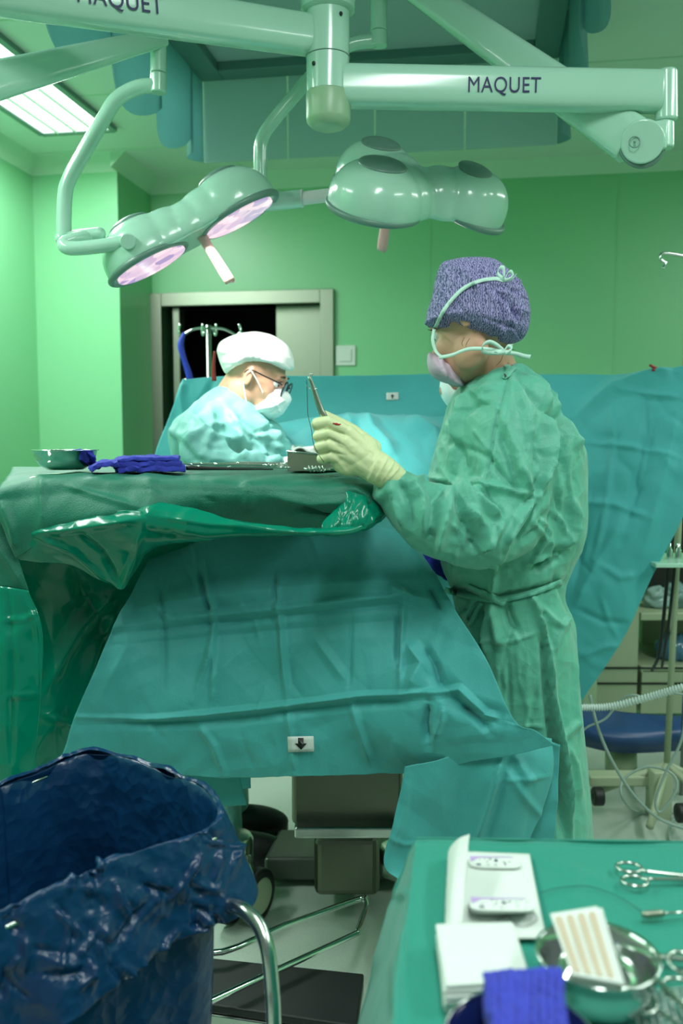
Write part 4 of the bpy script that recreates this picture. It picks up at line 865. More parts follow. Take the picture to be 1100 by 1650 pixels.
GC = [  # seam and folds of the back and sleeve
    ([(822, 590), (806, 650), (790, 735), (781, 810)], 5, -.006), ([(836, 580), (868, 625), (900, 670), (925, 712), (936, 728)], 12, .014), ([(820, 585), (850, 620), (885, 668), (905, 720), (918, 800), (912, 860)], 13, -.016),
    ([(880, 648), (884, 700), (882, 750), (868, 800)], 14, .020), ([(896, 655), (900, 700), (905, 760)], 14, -.014), ([(830, 615), (850, 660), (862, 720)], 16, .010), ([(905, 700), (912, 760), (925, 830), (918, 880)], 12, .016), ([(860, 710), (872, 760), (858, 800), (836, 820)], 13, -.014),
    ([(726, 655), (760, 635), (800, 620)], 11, .008), ([(730, 675), (765, 655), (800, 648)], 11, -.008), ([(720, 700), (740, 730), (752, 768)], 16, -.012), ([(745, 640), (735, 690), (728, 740)], 13, .010), ([(805, 660), (830, 720), (858, 790)], 12, .010), ([(800, 690), (822, 740), (838, 800)], 11, -.010),
    # elbow bursts
    ([(727, 778), (724, 815), (712, 862), (706, 890)], 13, .018), ([(727, 778), (750, 800), (790, 822), (812, 838)], 14, .018), ([(727, 780), (742, 820), (760, 868), (764, 895)], 15, -.016), ([(722, 775), (700, 800), (690, 850), (695, 890)], 14, -.014),
    ([(727, 776), (690, 768), (655, 780)], 9, .010), ([(727, 776), (775, 780), (830, 792), (862, 800)], 11, .011), ([(735, 800), (780, 850), (788, 890)], 14, .012), ([(660, 772), (680, 800), (684, 840), (690, 870)], 13, .014), ([(640, 770), (660, 810), (662, 860)], 12, -.010), ([(625, 775), (636, 810), (652, 850)], 8, .007),
    ([(812, 838), (790, 870), (750, 905)], 12, .012), ([(860, 800), (838, 838), (812, 880)], 12, .014), ([(868, 806), (850, 850), (830, 885)], 10, -.012), ([(775, 780), (800, 805), (812, 838)], 10, -.012), ([(830, 740), (850, 780), (862, 800)], 9, .010), ([(790, 745), (820, 780), (850, 795)], 8, -.009),
    # small back crumples
    ([(890, 820), (905, 840), (915, 870)], 8, .008), ([(870, 830), (885, 855), (888, 885)], 8, .007), ([(860, 835), (880, 870), (850, 915)], 8, .008), ([(895, 790), (900, 820), (897, 850)], 7, -.007), ([(838, 885), (868, 850), (885, 820)], 10, -.01),
    # belt and skirt
    ([(700, 945), (760, 958), (800, 966), (850, 955), (908, 938)], 12, -.014), ([(800, 900), (795, 930), (792, 962)], 10, .012), ([(790, 968), (800, 1010), (806, 1040)], 12, .016), ([(775, 968), (770, 1020), (768, 1080)], 12, -.014), ([(812, 968), (822, 1000), (832, 1020)], 12, -.014), ([(790, 975), (780, 1020), (785, 1060)], 9, .012),
    ([(856, 958), (872, 1000), (884, 1050), (890, 1120), (903, 1200), (915, 1290), (922, 1365)], 9, .026), ([(872, 990), (880, 1050), (884, 1120), (894, 1200), (905, 1290), (912, 1365)], 13, -.034), ([(855, 960), (890, 1000), (905, 1010), (925, 985)], 9, .009), ([(905, 1010), (890, 1055)], 8, .008), ([(858, 918), (880, 905), (920, 880)], 14, -.02),
    ([(765, 1030), (820, 1035), (870, 1018)], 5, .005), ([(818, 1050), (820, 1110), (820, 1150)], 6, -.006), ([(905, 1190), (930, 1160)], 9, .008), ([(905, 1190), (925, 1230), (935, 1300)], 9, .008), ([(930, 1040), (925, 1120), (932, 1200)], 9, .006), ([(840, 1170), (880, 1172)], 6, .004), ([(770, 970), (740, 1000), (745, 1050)], 12, .012),
    ([(848, 905), (900, 895), (925, 850)], 10, .014)]
fold_mesh(gme, [(a_, b_, c_ * 1.45) for a_, b_, c_ in GC] + rnd_creases(31, (700, 620, 900, 900), 26, 70, 50, 90, 8, .006) + rnd_creases(32, (860, 650, 935, 940), 18, 85, 25, 100, 8, .006) + rnd_creases(33, (750, 980, 940, 1360), 26, 84, 14, 190, 10, .005),
          [dict(scale=.15, amp=.009, seed=101, stretch=(1, 1, .6), warp=.2), dict(scale=.045, amp=.0012, seed=102, warp=.2)])
GN = link('gown', gme, M['gown'], NUR); tg = bvh(GN)
for nm, pts, wd in (('belt', [(716, 950), (760, 962), (800, 966), (850, 957), (905, 938)], 9), ('belt_end', [(752, 946), (780, 958), (800, 966), (814, 972)], [9, 12, 13, 13]), ('belt_end', [(770, 962), (755, 975), (748, 998), (758, 1003), (768, 985), (776, 972)], 8)):
    strap(nm, tg, pts, wd, M['gown'], GN, off=.008, fb=1.9, solid=.002)
strap('neck_tie', tg, [(815, 586), (820, 600), (812, 606), (830, 590)], 9, M['gown'], GN, off=.006, fb=1.95, solid=.002)
# cap
s_ = 1.97 / F; WC, RC = frame((-1, .22, 0), P(760, 528, 1.97)); L = lambda px, py: ((760 - px) * s_ * 1.02, (528 - py) * s_)
cb = bmesh.new()
inflate(cb, [L(*p) for p in [(686, 522), (697, 480), (707, 438), (718, 424), (755, 419), (796, 425), (826, 450), (842, 474), (849, 505), (845, 536), (830, 552), (800, 553), (768, 545), (740, 535), (712, 530)]], WC, .103, n=20, pw=.40, cx=L(772, 505))
cme = voxel(cb, .0030, 3)
CC = [([(715, 425), (745, 438), (762, 455), (775, 470)], 8, .006), ([(750, 432), (758, 450), (766, 462)], 5, .006), ([(780, 423), (783, 445), (786, 470), (805, 500), (812, 520)], 5, .005), ([(812, 455), (820, 490), (812, 530), (806, 550)], 9, .006), ([(800, 470), (808, 500), (818, 540)], 6, -.005),
                ([(688, 512), (712, 520), (745, 532), (790, 546), (840, 545)], 4, -.004), ([(745, 530), (722, 520), (700, 500)], 10, -.004), ([(790, 460), (830, 500), (840, 540)], 7, -.005)] + rnd_creases(41, (790, 450, 846, 545), 26, 60, 60, 36, 5, .004) + rnd_creases(42, (705, 430, 800, 540), 14, 45, 40, 40, 6, .002)
fold_mesh(cme, [(a_, b_, c_ * 1.5) for a_, b_, c_ in CC], [dict(scale=.06, amp=.0016, seed=111)])
CN = link('cap', cme, M['cap'], NUR); tc_ = bvh(CN)
# mask with ties
mb = bmesh.new(); mo = [L(*p) for p in [(697, 564), (695, 580), (699, 597), (708, 608), (724, 615), (752, 620), (746, 600), (738, 584), (722, 574), (706, 567)]]
inflate(mb, mo, frame((-1, .45, 0), P(755, 528, 1.97))[0], .056, n=12, pw=.5, cx=L(722, 590)); mme = voxel(mb, .0025, 3)
fold_mesh(mme, [([(708, 570), (712, 590), (724, 612)], 4, .007), ([(706, 578), (716, 600)], 4, -.007), ([(714, 572), (724, 592), (734, 612)], 4, -.006), ([(720, 574), (732, 595), (742, 614)], 4, .006)], [])
MK = link('mask', mme, M['maskpink'], NUR); tm = bvh(MK); tn = bvh(NUR)
strap('mask_tie', tc_, [(699, 532), (712, 505), (726, 485), (745, 466), (768, 454), (795, 449), (812, 452)], 6, M['tape'], MK, off=.004, fb=1.93)
ribbon('mask_tie', [P(699, 531, 1.925), P(697, 548, 1.915), P(702, 566, 1.91), P(712, 576, 1.90)], .007, M['tape'], MK, (1, 0, .2))
ribbon('mask_tie', [P(708, 576, 1.90), P(728, 572, 1.885), P(752, 563, 1.88), P(778, 562, 1.878), P(806, 566, 1.868), P(822, 568, 1.875)], .008, M['tape'], MK, (.2, 0, 1))
for pts in ([(812, 568), (795, 569), (778, 566), (778, 556), (788, 551), (800, 556), (814, 568)], [(812, 568), (830, 570), (845, 574), (854, 575)], [(812, 566), (818, 558), (824, 563), (814, 570)]):
    ribbon('tie_bow', [P(x, y, 1.862 + .010 * math.sin(i * 1.3)) for i, (x, y) in enumerate(pts)], .009, M['tape'], MK, (.25, -.3, 1))
for pts in ([(812, 450), (802, 442), (804, 432), (811, 432), (812, 446)], [(812, 451), (818, 440), (823, 438), (825, 446), (814, 452)], [(812, 451), (824, 450), (831, 443)]):
    ribbon('tie_bow', [P(x, y, 1.868 + .01 * math.sin(i * 1.3)) for i, (x, y) in enumerate(pts)], .008, M['tape'], MK, (.35, -.3, .8))
# gloved hand closed round the needle holder
hb = bmesh.new(); HYd = 1.745; u = HYd / F
def Q(px, py, dz=0): return P(px, py, HYd + dz)
# back of the hand
for a_, b_, ra, rb in ((Q(612, 757, .012), Q(562, 697, .004), 24, 12), (Q(612, 757, .012), Q(556, 712, .0), 25, 13), (Q(606, 757, .012), Q(553, 728, .002), 24, 12.5), (Q(600, 756, .014), Q(553, 744, .008), 20, 11.5), (Q(585, 725, .02), Q(560, 715, .02), 26, 18)):
    cap_(hb, a_, b_, ra * u, rb * u)
ell(hb, Q(574, 731, .012), (38 * u, .023, 29 * u), Matrix.Rotation(R(38), 3, 'Y')); ell(hb, Q(562, 742, .014), (30 * u, .020, 25 * u)); ell(hb, Q(554, 717, .009), (24 * u, .0175, 31 * u))
fing = [[Q(552, 692, .002), Q(528, 680, -.004), Q(511, 683, .002), Q(513, 690, .030), Q(530, 694, .040)], [Q(545, 708, .0), Q(528, 698, -.006), Q(513, 703, .002), Q(518, 708, .034), Q(538, 710, .042)],
        [Q(543, 724, .002), Q(528, 716, -.006), Q(514, 721, .002), Q(519, 725, .034), Q(540, 724, .04)], [Q(545, 739, .006), Q(530, 735, .0), Q(518, 739, .006), Q(522, 741, .032), Q(538, 739, .038)]]
for f_, r0 in zip(fing, (10.2, 10.0, 9.6, 8.6)):
    rr = [r0 * 1.08, r0 * .98, r0, r0 * .9, r0 * .8]
    for i in range(4): cap_(hb, f_[i], f_[i + 1], rr[i] * u, rr[i + 1] * u, seg=14)
th = [Q(600, 722, .03), Q(566, 694, .035), Q(542, 680, .03), Q(524, 670, .026)]
for i in range(3): cap_(hb, th[i], th[i + 1], (15, 12, 10, 8.5)[i] * u, (15, 12, 10, 8.5)[i + 1] * u, seg=14)
rt(hb, [(600, 748, HYd + .012, 26), (620, 762, HYd + .014, 26), (640, 776, HYd + .024, 22), (654, 788, HYd + .03, 20)], steps=6)
hme = voxel(hb, .0020, 5)
fold_mesh(hme, [([(590, 780), (604, 752), (612, 722)], 5, .003), ([(600, 782), (618, 750), (625, 734)], 4, .0035), ([(612, 780), (630, 752), (634, 742)], 4, .003), ([(622, 776), (640, 756), (642, 750)], 4, .003), ([(606, 784), (614, 765), (622, 745)], 3, -.0025), ([(560, 702), (530, 690), (520, 693)], 3.2, -.004), ([(556, 719), (530, 706), (518, 711)], 3.2, -.004), ([(556, 734), (532, 727), (520, 731)], 3.2, -.004),
                ([(545, 760), (580, 742), (595, 730)], 8, -.0012), ([(535, 735), (550, 750), (560, 765)], 5, .0012)], [dict(scale=.02, amp=.0006, seed=121)])
GL = link('glove', hme, M['glove'], NUR); tgl = bvh(GL)
strap('blood_stain', tgl, [(536, 682), (541, 683), (546, 684), (549, 683)], [2.0, 3.4, 2.6, 1.4], M['blood'], GL, off=.0008, fb=HYd, solid=.0003)
gb2 = bmesh.new(); r0 = rwr
for a_, b_, ra, rb in ((rwr, rwr + Vector((-.07, 0, -.02)), .03, .036),): cap_(gb2, a_, b_, ra, rb)
for k in range(4):
    a_ = rwr + Vector((-.085, -.03 + .02 * k, -.02)); b_ = a_ + Vector((-.035, 0, -.012)); c_ = b_ + Vector((-.015, 0, -.028)); cap_(gb2, a_, b_, .011, .0095, seg=12); cap_(gb2, b_, c_, .0095, .008, seg=12)
cap_(gb2, rwr + Vector((-.05, -.03, 0)), rwr + Vector((-.10, -.045, -.02)), .013, .010, seg=12)
link('glove', voxel(gb2, .003, 4), M['glove'], NUR)
for dy in (-.065, .065):
    k = P(822, 990, NY); bm = bmesh.new(); ell(bm, (k.x - .035, k.y + dy, .055), (.135, .052, .052)); box(bm, (k.x - .035, k.y + dy, .018), (.26, .09, .036)); link('clog', voxel(bm, .006, 5), M['white'], NUR)
# needle holder
NH = thing('needle_holder', Q(512, 640), 'steel needle holder upright in the raised gloved hand with a curved needle at its tip', 'needle holder')
bm = bmesh.new(); tube(bm, [Q(497, 606, .008), Q(504, 627, .008), Q(512, 650, .009), Q(520, 670, .010), Q(534, 700, .02)], [.0022, .0036, .0052, .0058, .004], n=12, steps=4); obj('jaw', bm, M['steel'], NH)
bm = bmesh.new(); tube(bm, [Q(499, 606, .004), Q(509, 634, .004), Q(517, 658, .005), Q(524, 672, .006), Q(540, 705, .02)], [.0016, .003, .0046, .005, .003], n=12, steps=4); obj('jaw', bm, M['brushed'], NH)
bm = bmesh.new(); tube(bm, [Q(493, 620, 0), Q(499, 626, 0), Q(506, 627, -.002), Q(511, 625, 0)], .0007, n=8, steps=8); tube(bm, [Q(498, 607, .004), Q(500, 602, .004), Q(503, 603, .004), Q(500, 609, .004)], .0006, n=8); obj('needle', bm, M['chrome'], NH)
bm = bmesh.new(); tube(bm, [Q(494, 612, .0), Q(495, 640, .002), Q(496, 668, 0), Q(501, 690, -.012), Q(505, 715, -.014), Q(513, 732, -.014), Q(522, 745, -.016)], .0006, n=8, steps=8)
tag(obj('suture_thread', bm, M['black']), 'thin dark thread hanging from the needle holder past the glove', 'thread')

# ---- the surgeon at the left, facing right with head bowed
SY = 2.72; sb = bmesh.new(); ss = .96; SF = Vector((1, -.12, 0)); SO = P(411, 604, 2.68)
Ws, RMs = head_bm(sb, SO, SF, R(24), ss)
cap_(sb, P(392, 618, 2.69), P(368, 660, 2.74), .058, .066)
ell(sb, P(352, 722, SY), (.10, .16, .11)); cap_(sb, P(356, 740, SY), P(356, 960, SY + .05), .09, .09)
sh1 = P(350, 690, 2.55); e1 = P(350, 756, 2.46); w1 = P(470, 752, 2.45)
cap_(sb, sh1, e1, .036, .03); cap_(sb, e1, w1, .03, .022)
sh2 = P(400, 700, 2.90); e2 = P(430, 760, 2.92); w2 = P(488, 735, 2.80)
cap_(sb, sh2, e2, .05, .04); cap_(sb, e2, w2, .04, .028)
for dy in (-.10, .10):
    k = P(352, 960, SY + .05) + Vector((0, dy, 0)); kn = Vector((k.x + .01, k.y, .50)); an = Vector((k.x + .02, k.y, .09))
    cap_(sb, k, kn, .08, .055); cap_(sb, kn, an, .052, .036); ell(sb, an + Vector((.06, 0, -.045)), (.11, .042, .035))
SUR = link('person', voxel(sb, .0055, 4), M['skin']); tag(SUR, 'surgeon in white cap, mask and dark glasses bending over the table in a green gown', 'person')
eyes(SUR, Ws, ss)
gb = bmesh.new()
ringloft(gb, [(625, 352, 388, SY + .01, .07), (640, 328, 400, SY, .12), (662, 300, 425, SY, .20), (695, 280, 458, SY, .22), (735, 276, 470, SY, .21), (790, 282, 455, SY, .20), (900, 290, 430, SY, .18), (1050, 284, 438, SY + .03, .19), (1180, 280, 442, SY + .05, .2)])
rt(gb, [(340, 668, 2.58, 34), (325, 705, 2.50, 38), (335, 742, 2.45, 36), (375, 758, 2.43, 30), (420, 757, 2.43, 24), (462, 756, 2.44, 18)])
rt(gb, [(400, 680, 2.86, 36), (425, 712, 2.92, 36), (448, 738, 2.92, 30), (480, 738, 2.84, 22), (496, 734, 2.80, 17)])
gme = voxel(gb, .0075, 5)
fold_mesh(gme, [([(352, 640), (380, 670), (392, 720), (396, 745)], 12, .016), ([(338, 650), (340, 690), (330, 730)], 12, .014), ([(372, 660), (410, 690), (430, 730)], 12, -.016), ([(300, 715), (330, 690), (372, 680)], 10, .012), ([(290, 700), (310, 740), (360, 752)], 10, -.012), ([(305, 690), (312, 720), (330, 745)], 10, .01), ([(395, 735), (430, 730), (450, 745)], 9, .014), ([(400, 745), (430, 752), (455, 748)], 8, -.01), ([(420, 670), (440, 700), (452, 735)], 10, .014)]
          + rnd_creases(51, (280, 640, 470, 765), 34, 45, 60, 70, 8, .010), [dict(scale=.15, amp=.012, seed=131, warp=.2)])
link('gown', gme, M['gownlight'], SUR)
s_ = 2.68 / F; WS, RS = frame(SF, P(409, 600, 2.68)); L = lambda px, py: ((px - 409) * s_ * 1.01, (600 - py) * s_)
cb = bmesh.new()
inflate(cb, [L(*p) for p in [(350, 566), (358, 551), (382, 540), (415, 537), (446, 545), (466, 562), (473, 582), (470, 598), (450, 594), (425, 590), (402, 591), (384, 596), (368, 603), (360, 596)]], WS, .098, n=18, pw=.40, cx=L(415, 575))
cme = voxel(cb, .004, 3); fold_mesh(cme, rnd_creases(61, (355, 540, 470, 600), 22, 60, 70, 45, 6, .003) + [([(405, 538), (408, 565), (402, 590)], 4, .004), ([(356, 590), (400, 584), (468, 590)], 5, -.003)], [dict(scale=.09, amp=.003, seed=141)])
link('cap', cme, M['whitecloth'], SUR)
mb = bmesh.new(); inflate(mb, [L(*p) for p in [(446, 622), (459, 628), (468, 640), (462, 656), (446, 672), (425, 674), (408, 671), (409, 655), (424, 645), (436, 634)]], WS, .062, n=14, pw=.5, cx=L(432, 652)); mme = voxel(mb, .003, 3)
fold_mesh(mme, [([(410, 660), (440, 655), (464, 642)], 4, .004), ([(430, 640), (445, 652), (452, 668)], 4, .004), ([(412, 668), (435, 666), (455, 655)], 3, -.004)], [dict(scale=.05, amp=.002, seed=5)])
MS = link('mask', mme, M['maskw'], SUR)
ribbon('ear_loop', [Ws(.0, -.090, .012), Ws(.03, -.082, -.01), Ws(.060, -.070, -.038)], .004, M['maskw'], MS, (0.4, 0, 1)); ribbon('ear_loop', [Ws(-.004, -.090, -.030), Ws(.018, -.078, -.07), Ws(.035, -.068, -.09)], .004, M['maskw'], MS, (1, 0, 0.5))
GS = thing('glasses', Ws(.1, 0, 0), 'dark-framed glasses worn by the surgeon bending over the patient', 'glasses')
for q in (-1, 1):
    bm = bmesh.new(); tube(bm, [Ws(-.012, q * .086, -.004), Ws(.0, q * .087, .010), Ws(.04, q * .080, .010), Ws(.088, q * .064, .008), Ws(.096, q * .060, .006)], [.0028, .0032, .0042, .0048, .004], n=10, flatk=.5); obj('temple', bm, M['black'], GS)
    bm = bmesh.new(); rot = RMs @ Matrix.Rotation(R(90), 3, 'Y') @ Matrix.Rotation(0, 3, 'Z'); c = Ws(.104, q * .034, -.003)
    torus(bm, c, .022, .0024, rot, sy=1.2); obj('lens_rim', bm, M['black'], GS)
    bm = bmesh.new(); ell(bm, c, (.0015, .0255, .021), RMs, 24); obj('lens', bm, M['glassdark'], GS)
bm = bmesh.new(); tube(bm, [Ws(.105, -.011, .002), Ws(.111, 0, .006), Ws(.105, .011, .002)], .002, n=8); obj('bridge', bm, M['black'], GS)
for (wr, rk) in ((w1, 0), (w2, 1)):
    bm = bmesh.new(); d = Vector((1, .12 if rk == 0 else -.1, .0)).normalized(); l_ = Vector((-d.y, d.x, 0)); cap_(bm, wr - d * .02, wr + d * .045, .027, .034)
    for k in range(4):
        a_ = wr + d * .06 + l_ * (-.030 + .02 * k); b_ = a_ + d * .035 + Vector((0, 0, -.008)); c_ = b_ + d * .014 + Vector((0, 0, -.026)); cap_(bm, a_, b_, .011, .0098, seg=12); cap_(bm, b_, c_, .0098, .008, seg=12)
    cap_(bm, wr + d * .02 + l_ * .03, wr + d * .07 + l_ * .045 + Vector((0, 0, .0)), .013, .010, seg=12); link('glove', voxel(bm, .003, 4), M['whitecloth'], SUR)
for dy in (-.10, .10):
    k = P(352, 960, SY + .05); bm = bmesh.new(); X = PZ(400, 1340, 0).x if dy < 0 else k.x + .06; ell(bm, (X, k.y + dy, .055), (.15, .055, .055)); box(bm, (X, k.y + dy, .018), (.29, .10, .036)); link('shoe', voxel(bm, .006, 5), M['dark'], SUR)

def trousers(par, hip, dys, m='gown'):
    for dy in dys:
        k = hip + Vector((0, dy, 0)); kn = Vector((k.x + .01, k.y, .50)); an = Vector((k.x + .02, k.y, .12)); bm = bmesh.new(); cap_(bm, k, kn, .078, .066); cap_(bm, kn, an, .064, .058); me = voxel(bm, .008, 4); fold_mesh(me, (), [dict(scale=.12, amp=.006, seed=7)]); link('trouser_leg', me, M[m], par)
trousers(NUR, P(822, 990, NY), (-.065, .065)); trousers(SUR, P(352, 960, SY + .05), (-.10, .10), 'gownlight')
# ---- third person, hidden behind the assistant except for the masked chin
tb = bmesh.new(); TF = Vector((-1, -.1, 0)); TO = P(768, 590, 2.55)
Wt, RMt = head_bm(tb, TO, TF, R(20), 1.0)
cap_(tb, P(780, 612, 2.55), P(800, 660, 2.58), .055, .065); ell(tb, P(812, 720, 2.6), (.12, .18, .13)); cap_(tb, P(812, 730, 2.6), P(812, 960, 2.6), .11, .11)
for s in (-1, 1):
    a_ = P(808, 700, 2.6 + .13 * s); b_ = P(800, 790, 2.62 + .19 * s); c_ = P(768, 815, 2.62 + .12 * s); cap_(tb, a_, b_, .045, .038); cap_(tb, b_, c_, .036, .026); ell(tb, c_ + Vector((-.05, 0, -.01)), (.055, .03, .022))
    k = P(812, 960, 2.6) + Vector((0, .09 * s, 0)); kn = Vector((k.x, k.y, .5)); an = Vector((k.x, k.y, .09)); cap_(tb, k, kn, .078, .055); cap_(tb, kn, an, .05, .034); ell(tb, an + Vector((-.05, 0, -.04)), (.1, .042, .035))
TP = link('person', voxel(tb, .006, 4), M['skin']); tag(TP, 'third masked person mostly hidden behind the assistant in the lilac cap', 'person'); eyes(TP, Wt, 1.0)
gb = bmesh.new(); ringloft(gb, [(646, 782, 824, 2.58, .10), (668, 760, 848, 2.6, .20), (720, 745, 870, 2.6, .23), (800, 745, 875, 2.6, .2), (950, 750, 870, 2.6, .18), (1150, 745, 875, 2.6, .2)])
for s in (-1, 1): tube(gb, [P(808, 690, 2.6 + .15 * s), P(800, 785, 2.62 + .19 * s), P(775, 785, 2.62 + .16 * s), P(762, 820, 2.62 + .12 * s)], [.075, .07, .065, .06], n=20)
gme = voxel(gb, .009, 5); fold_mesh(gme, rnd_creases(71, (740, 640, 880, 1100), 24, 80, 40, 80, 9, .006), []); link('gown', gme, M['gown'], TP)
L = lambda px, py: ((768 - px) * 2.55 / F, (590 - py) * 2.55 / F)
cb = bmesh.new(); ell(cb, Wt(-.016, 0, .056), (.108, .09, .082), RMt, 32); link('cap', voxel(cb, .005, 3), M['whitecloth'], TP)
mb = bmesh.new(); inflate(mb, [L(*p) for p in [(711, 606), (709, 622), (711, 636), (718, 648), (727, 656), (740, 652), (752, 642), (742, 628), (726, 626), (718, 618)]], frame(TF, TO)[0], .055, n=12, pw=.5, cx=L(728, 636)); link('mask', voxel(mb, .003, 3), M['maskw'], TP)

# ------------------------------------------------------------------ things on the instrument table
def onI(px, Y): return Vector((P(px, 765, Y).x, Y, TZ + .003))
BWL = thing('steel_bowl', onI(106, 1.90), 'shiny steel bowl at the left end of the draped instrument table', 'bowl')
bm = bmesh.new(); sc = pxm(51, 1.9); h_ = .040
lathe(bm, [(.001, .001), (sc * .55, .001), (sc * .78, .010), (sc * .93, .024), (sc * .97, h_), (sc * 1.03, h_ + .001), (sc * 1.03, h_ + .003), (sc * .95, h_ + .001), (sc * .90, .026), (sc * .75, .013), (sc * .5, .004), (.001, .004)], onI(106, 1.90)); obj('bowl', bm, M['chrome'], BWL)
def towel(name, label, rows, th, parent=None, grp=None, seed=1):
    o = sheet(name, rows, M['blue'], parent, 16, 16, crum=[dict(scale=.03, amp=.005, seed=seed), dict(scale=.012, amp=.0015, seed=seed + 1)], solid=th)
    o.modifiers['s'].offset = 0
    b = o.modifiers.new('b', 'BEVEL'); b.width = th * .35; b.segments = 2; b.limit_method = 'ANGLE'; b.angle_limit = R(60); return tag(o, label, 'towel', grp)
Z0 = TZ + .008
def onT(px, Y, z): return Vector((P(px, 760, Y).x, Y, z))
tw = thing('folded_towel', onT(240, 1.9, TZ), 'folded royal blue cotton towel next to the steel bowl on the instrument table', 'towel')
for k, (xa, xb, th, zc) in enumerate(((190, 296, .011, .008), (182, 292, .010, .018), (188, 290, .008, .027))):
    bm = bmesh.new(); rowsx = [[onT(xa + 4 * math.sin(i * 2 + k), 1.82 + .045 * i, TZ + zc - .003 + .002 * math.sin(i * 3 + k)), onT((xa + xb) / 2 - 8, 1.82 + .045 * i, TZ + zc + .001), onT(xb + 3 * math.cos(i + k), 1.82 + .045 * i, TZ + zc)] for i in range(4)]
    o = towel('towel_layer', None, rowsx, th, tw, seed=200 + k); del o['category']
rowsx = [[onT(145, 1.80 + .04 * i, TZ + .006), onT(165, 1.80 + .04 * i, TZ + .018 + .003 * math.sin(i * 2)), onT(190, 1.80 + .04 * i, TZ + .020)] for i in range(4)]
o = towel('towel_corner', None, rowsx, .009, tw, seed=210); del o['category']
o = towel('blue_cloth', 'bunched royal blue cloth showing inside the steel bowl', [[onT(118 + 12 * i, 1.87 + .02 * j, TZ + .03 + .012 * math.sin(i + j)) for i in range(4)] for j in range(4)], .006, seed=220)
# instruments laid out: clamps seen end-on
def forceps(name, label, W, ln=.16, ring=.011, mtl='chrome', grp=None, opening=.010, cat='surgical clamp'):
    t = thing(name, W(0, 0, 0), label, cat, grp)
    for s in (-1, 1):
        bm = bmesh.new(); pts = [W(0, s * (opening + ring * .3), 0), W(ln * .3, s * opening * .8, 0), W(ln * .62, s * .0015, 0), W(ln * .66, s * .002, 0), W(ln, s * .0012, 0)]
        tube(bm, pts, [.0022, .0024, .0034, .003, .0012], n=10, steps=5); sh_ = obj('shank', bm, M[mtl], t)
        bm = bmesh.new(); c = W(-ring * .9, s * (opening + ring * .75), 0); ax = (W(1, 0, 0) - W(0, 0, 0)).normalized(); ay = (W(0, 1, 0) - W(0, 0, 0)).normalized(); az = ax.cross(ay)
        torus(bm, c, ring, .0022, Matrix((ax, ay, az)).transposed(), n=32, m=8, sy=.85); obj('finger_ring', bm, M[mtl], t)
    bm = bmesh.new(); a = W(ln * .63, 0, -.004); b = W(ln * .63, 0, .004); tube(bm, [a, b], [.0042] * 2, n=16, smooth=False); obj('pivot_screw', bm, M[mtl], t)
    return t
def Wf(o, ang, tilt=0):
    ax = Vector((math.cos(ang), math.sin(ang), tilt)).normalized(); ay = Vector((-math.sin(ang), math.cos(ang), 0)); az = ax.cross(ay); o = Vector(o)
    return lambda x, y, z: o + ax * x + ay * y + az * z
LB = ['steel clamp lying left beside the blue towel', 'second steel clamp with its rings near the blue towel', 'clamp in the middle of the instrument row', 'clamp with ringed handles left of the steel tray', 'clamp lying closest to the steel tray', 'clamp lying crossways over the middle of the instrument row', 'clamp behind the blue towel end']
for (px_, Y, an, z), lb in zip(((452, 1.90, 180, .004), (440, 1.94, 176, .004), (420, 1.98, 186, .004), (446, 2.03, 181, .004), (458, 2.08, 176, .006), (430, 1.87, 172, .010), (400, 2.1, 184, .004)), LB):
    forceps('surgical_clamp', lb, Wf(onT(px_, Y, TZ + z + .005), R(an), .0), .17, grp='clamps on the instrument table')
forceps('surgical_clamp', 'clamp with bright rings in front of the steel tray', Wf(onT(505, 1.845, TZ + .008), R(4)), .10, .010, grp='clamps on the instrument table')
forceps('surgical_clamp', 'clamp with ringed handles under the gloved wrist', Wf(onT(535, 1.86, TZ + .006), R(-14)), .06, .010, grp='clamps on the instrument table')
bm = bmesh.new(); tube(bm, [onT(300, 1.83, TZ + .010), onT(360, 1.83, TZ + .008), onT(440, 1.83, TZ + .007)], [.005, .003, .0015], n=10); tag(obj('dark_probe', bm, M['dark']), 'long dark probe lying along the front of the instrument row', 'probe')
# rolled needle holder stack of springs: coil
bm = bmesh.new(); pts = [onT(496 + i * 1.3, 1.83, TZ + .008) + Vector((0, .006 * math.cos(i * 1.5), .006 * math.sin(i * 1.5))) for i in range(22)]; tube(bm, pts, .0014, n=8, steps=4); o = obj('coil', bm, M['chrome']); tag(o, 'small coiled steel spring in front of the tray', 'coil')
# tray
TR = thing('steel_tray', onT(520, 1.95, TZ), 'rectangular steel instrument tray under the gloved hand', 'tray')
a = onT(463, 1.90, TZ); b = onT(580, 1.93, TZ); bm = bmesh.new(); H = Vector((0, 0, .042)); dp = Vector((.01, .11, 0)); w2_ = Vector((0, 0, .028))
quadbox(bm, [a, b, b + w2_, a + H], Vector((0, .0015, 0))); quadbox(bm, [a + dp, b + dp, b + dp + w2_, a + dp + H], Vector((0, .0015, 0))); quadbox(bm, [a, a + dp, a + dp + H, a + H], Vector((.0015, 0, 0))); quadbox(bm, [b, b + dp, b + dp + w2_, b + w2_], Vector((.0015, 0, 0))); quadbox(bm, [a, b, b + dp, a + dp], Vector((0, 0, .0015)))
obj('tray_body', bm, M['brushed'], TR, smooth=False, bevel=.0006)
bm = bmesh.new(); tube(bm, [a + H, b + w2_, b + dp + w2_, a + dp + H, a + H], .0022, n=8, smooth=False); obj('rolled_rim', bm, M['chrome'], TR)
rows = [[onT(470 + 18 * i, 1.93 + .03 * j, TZ + .042 + .008 * math.sin(i * 1.9 + j) - .002 * i) for i in range(5)] for j in range(4)]
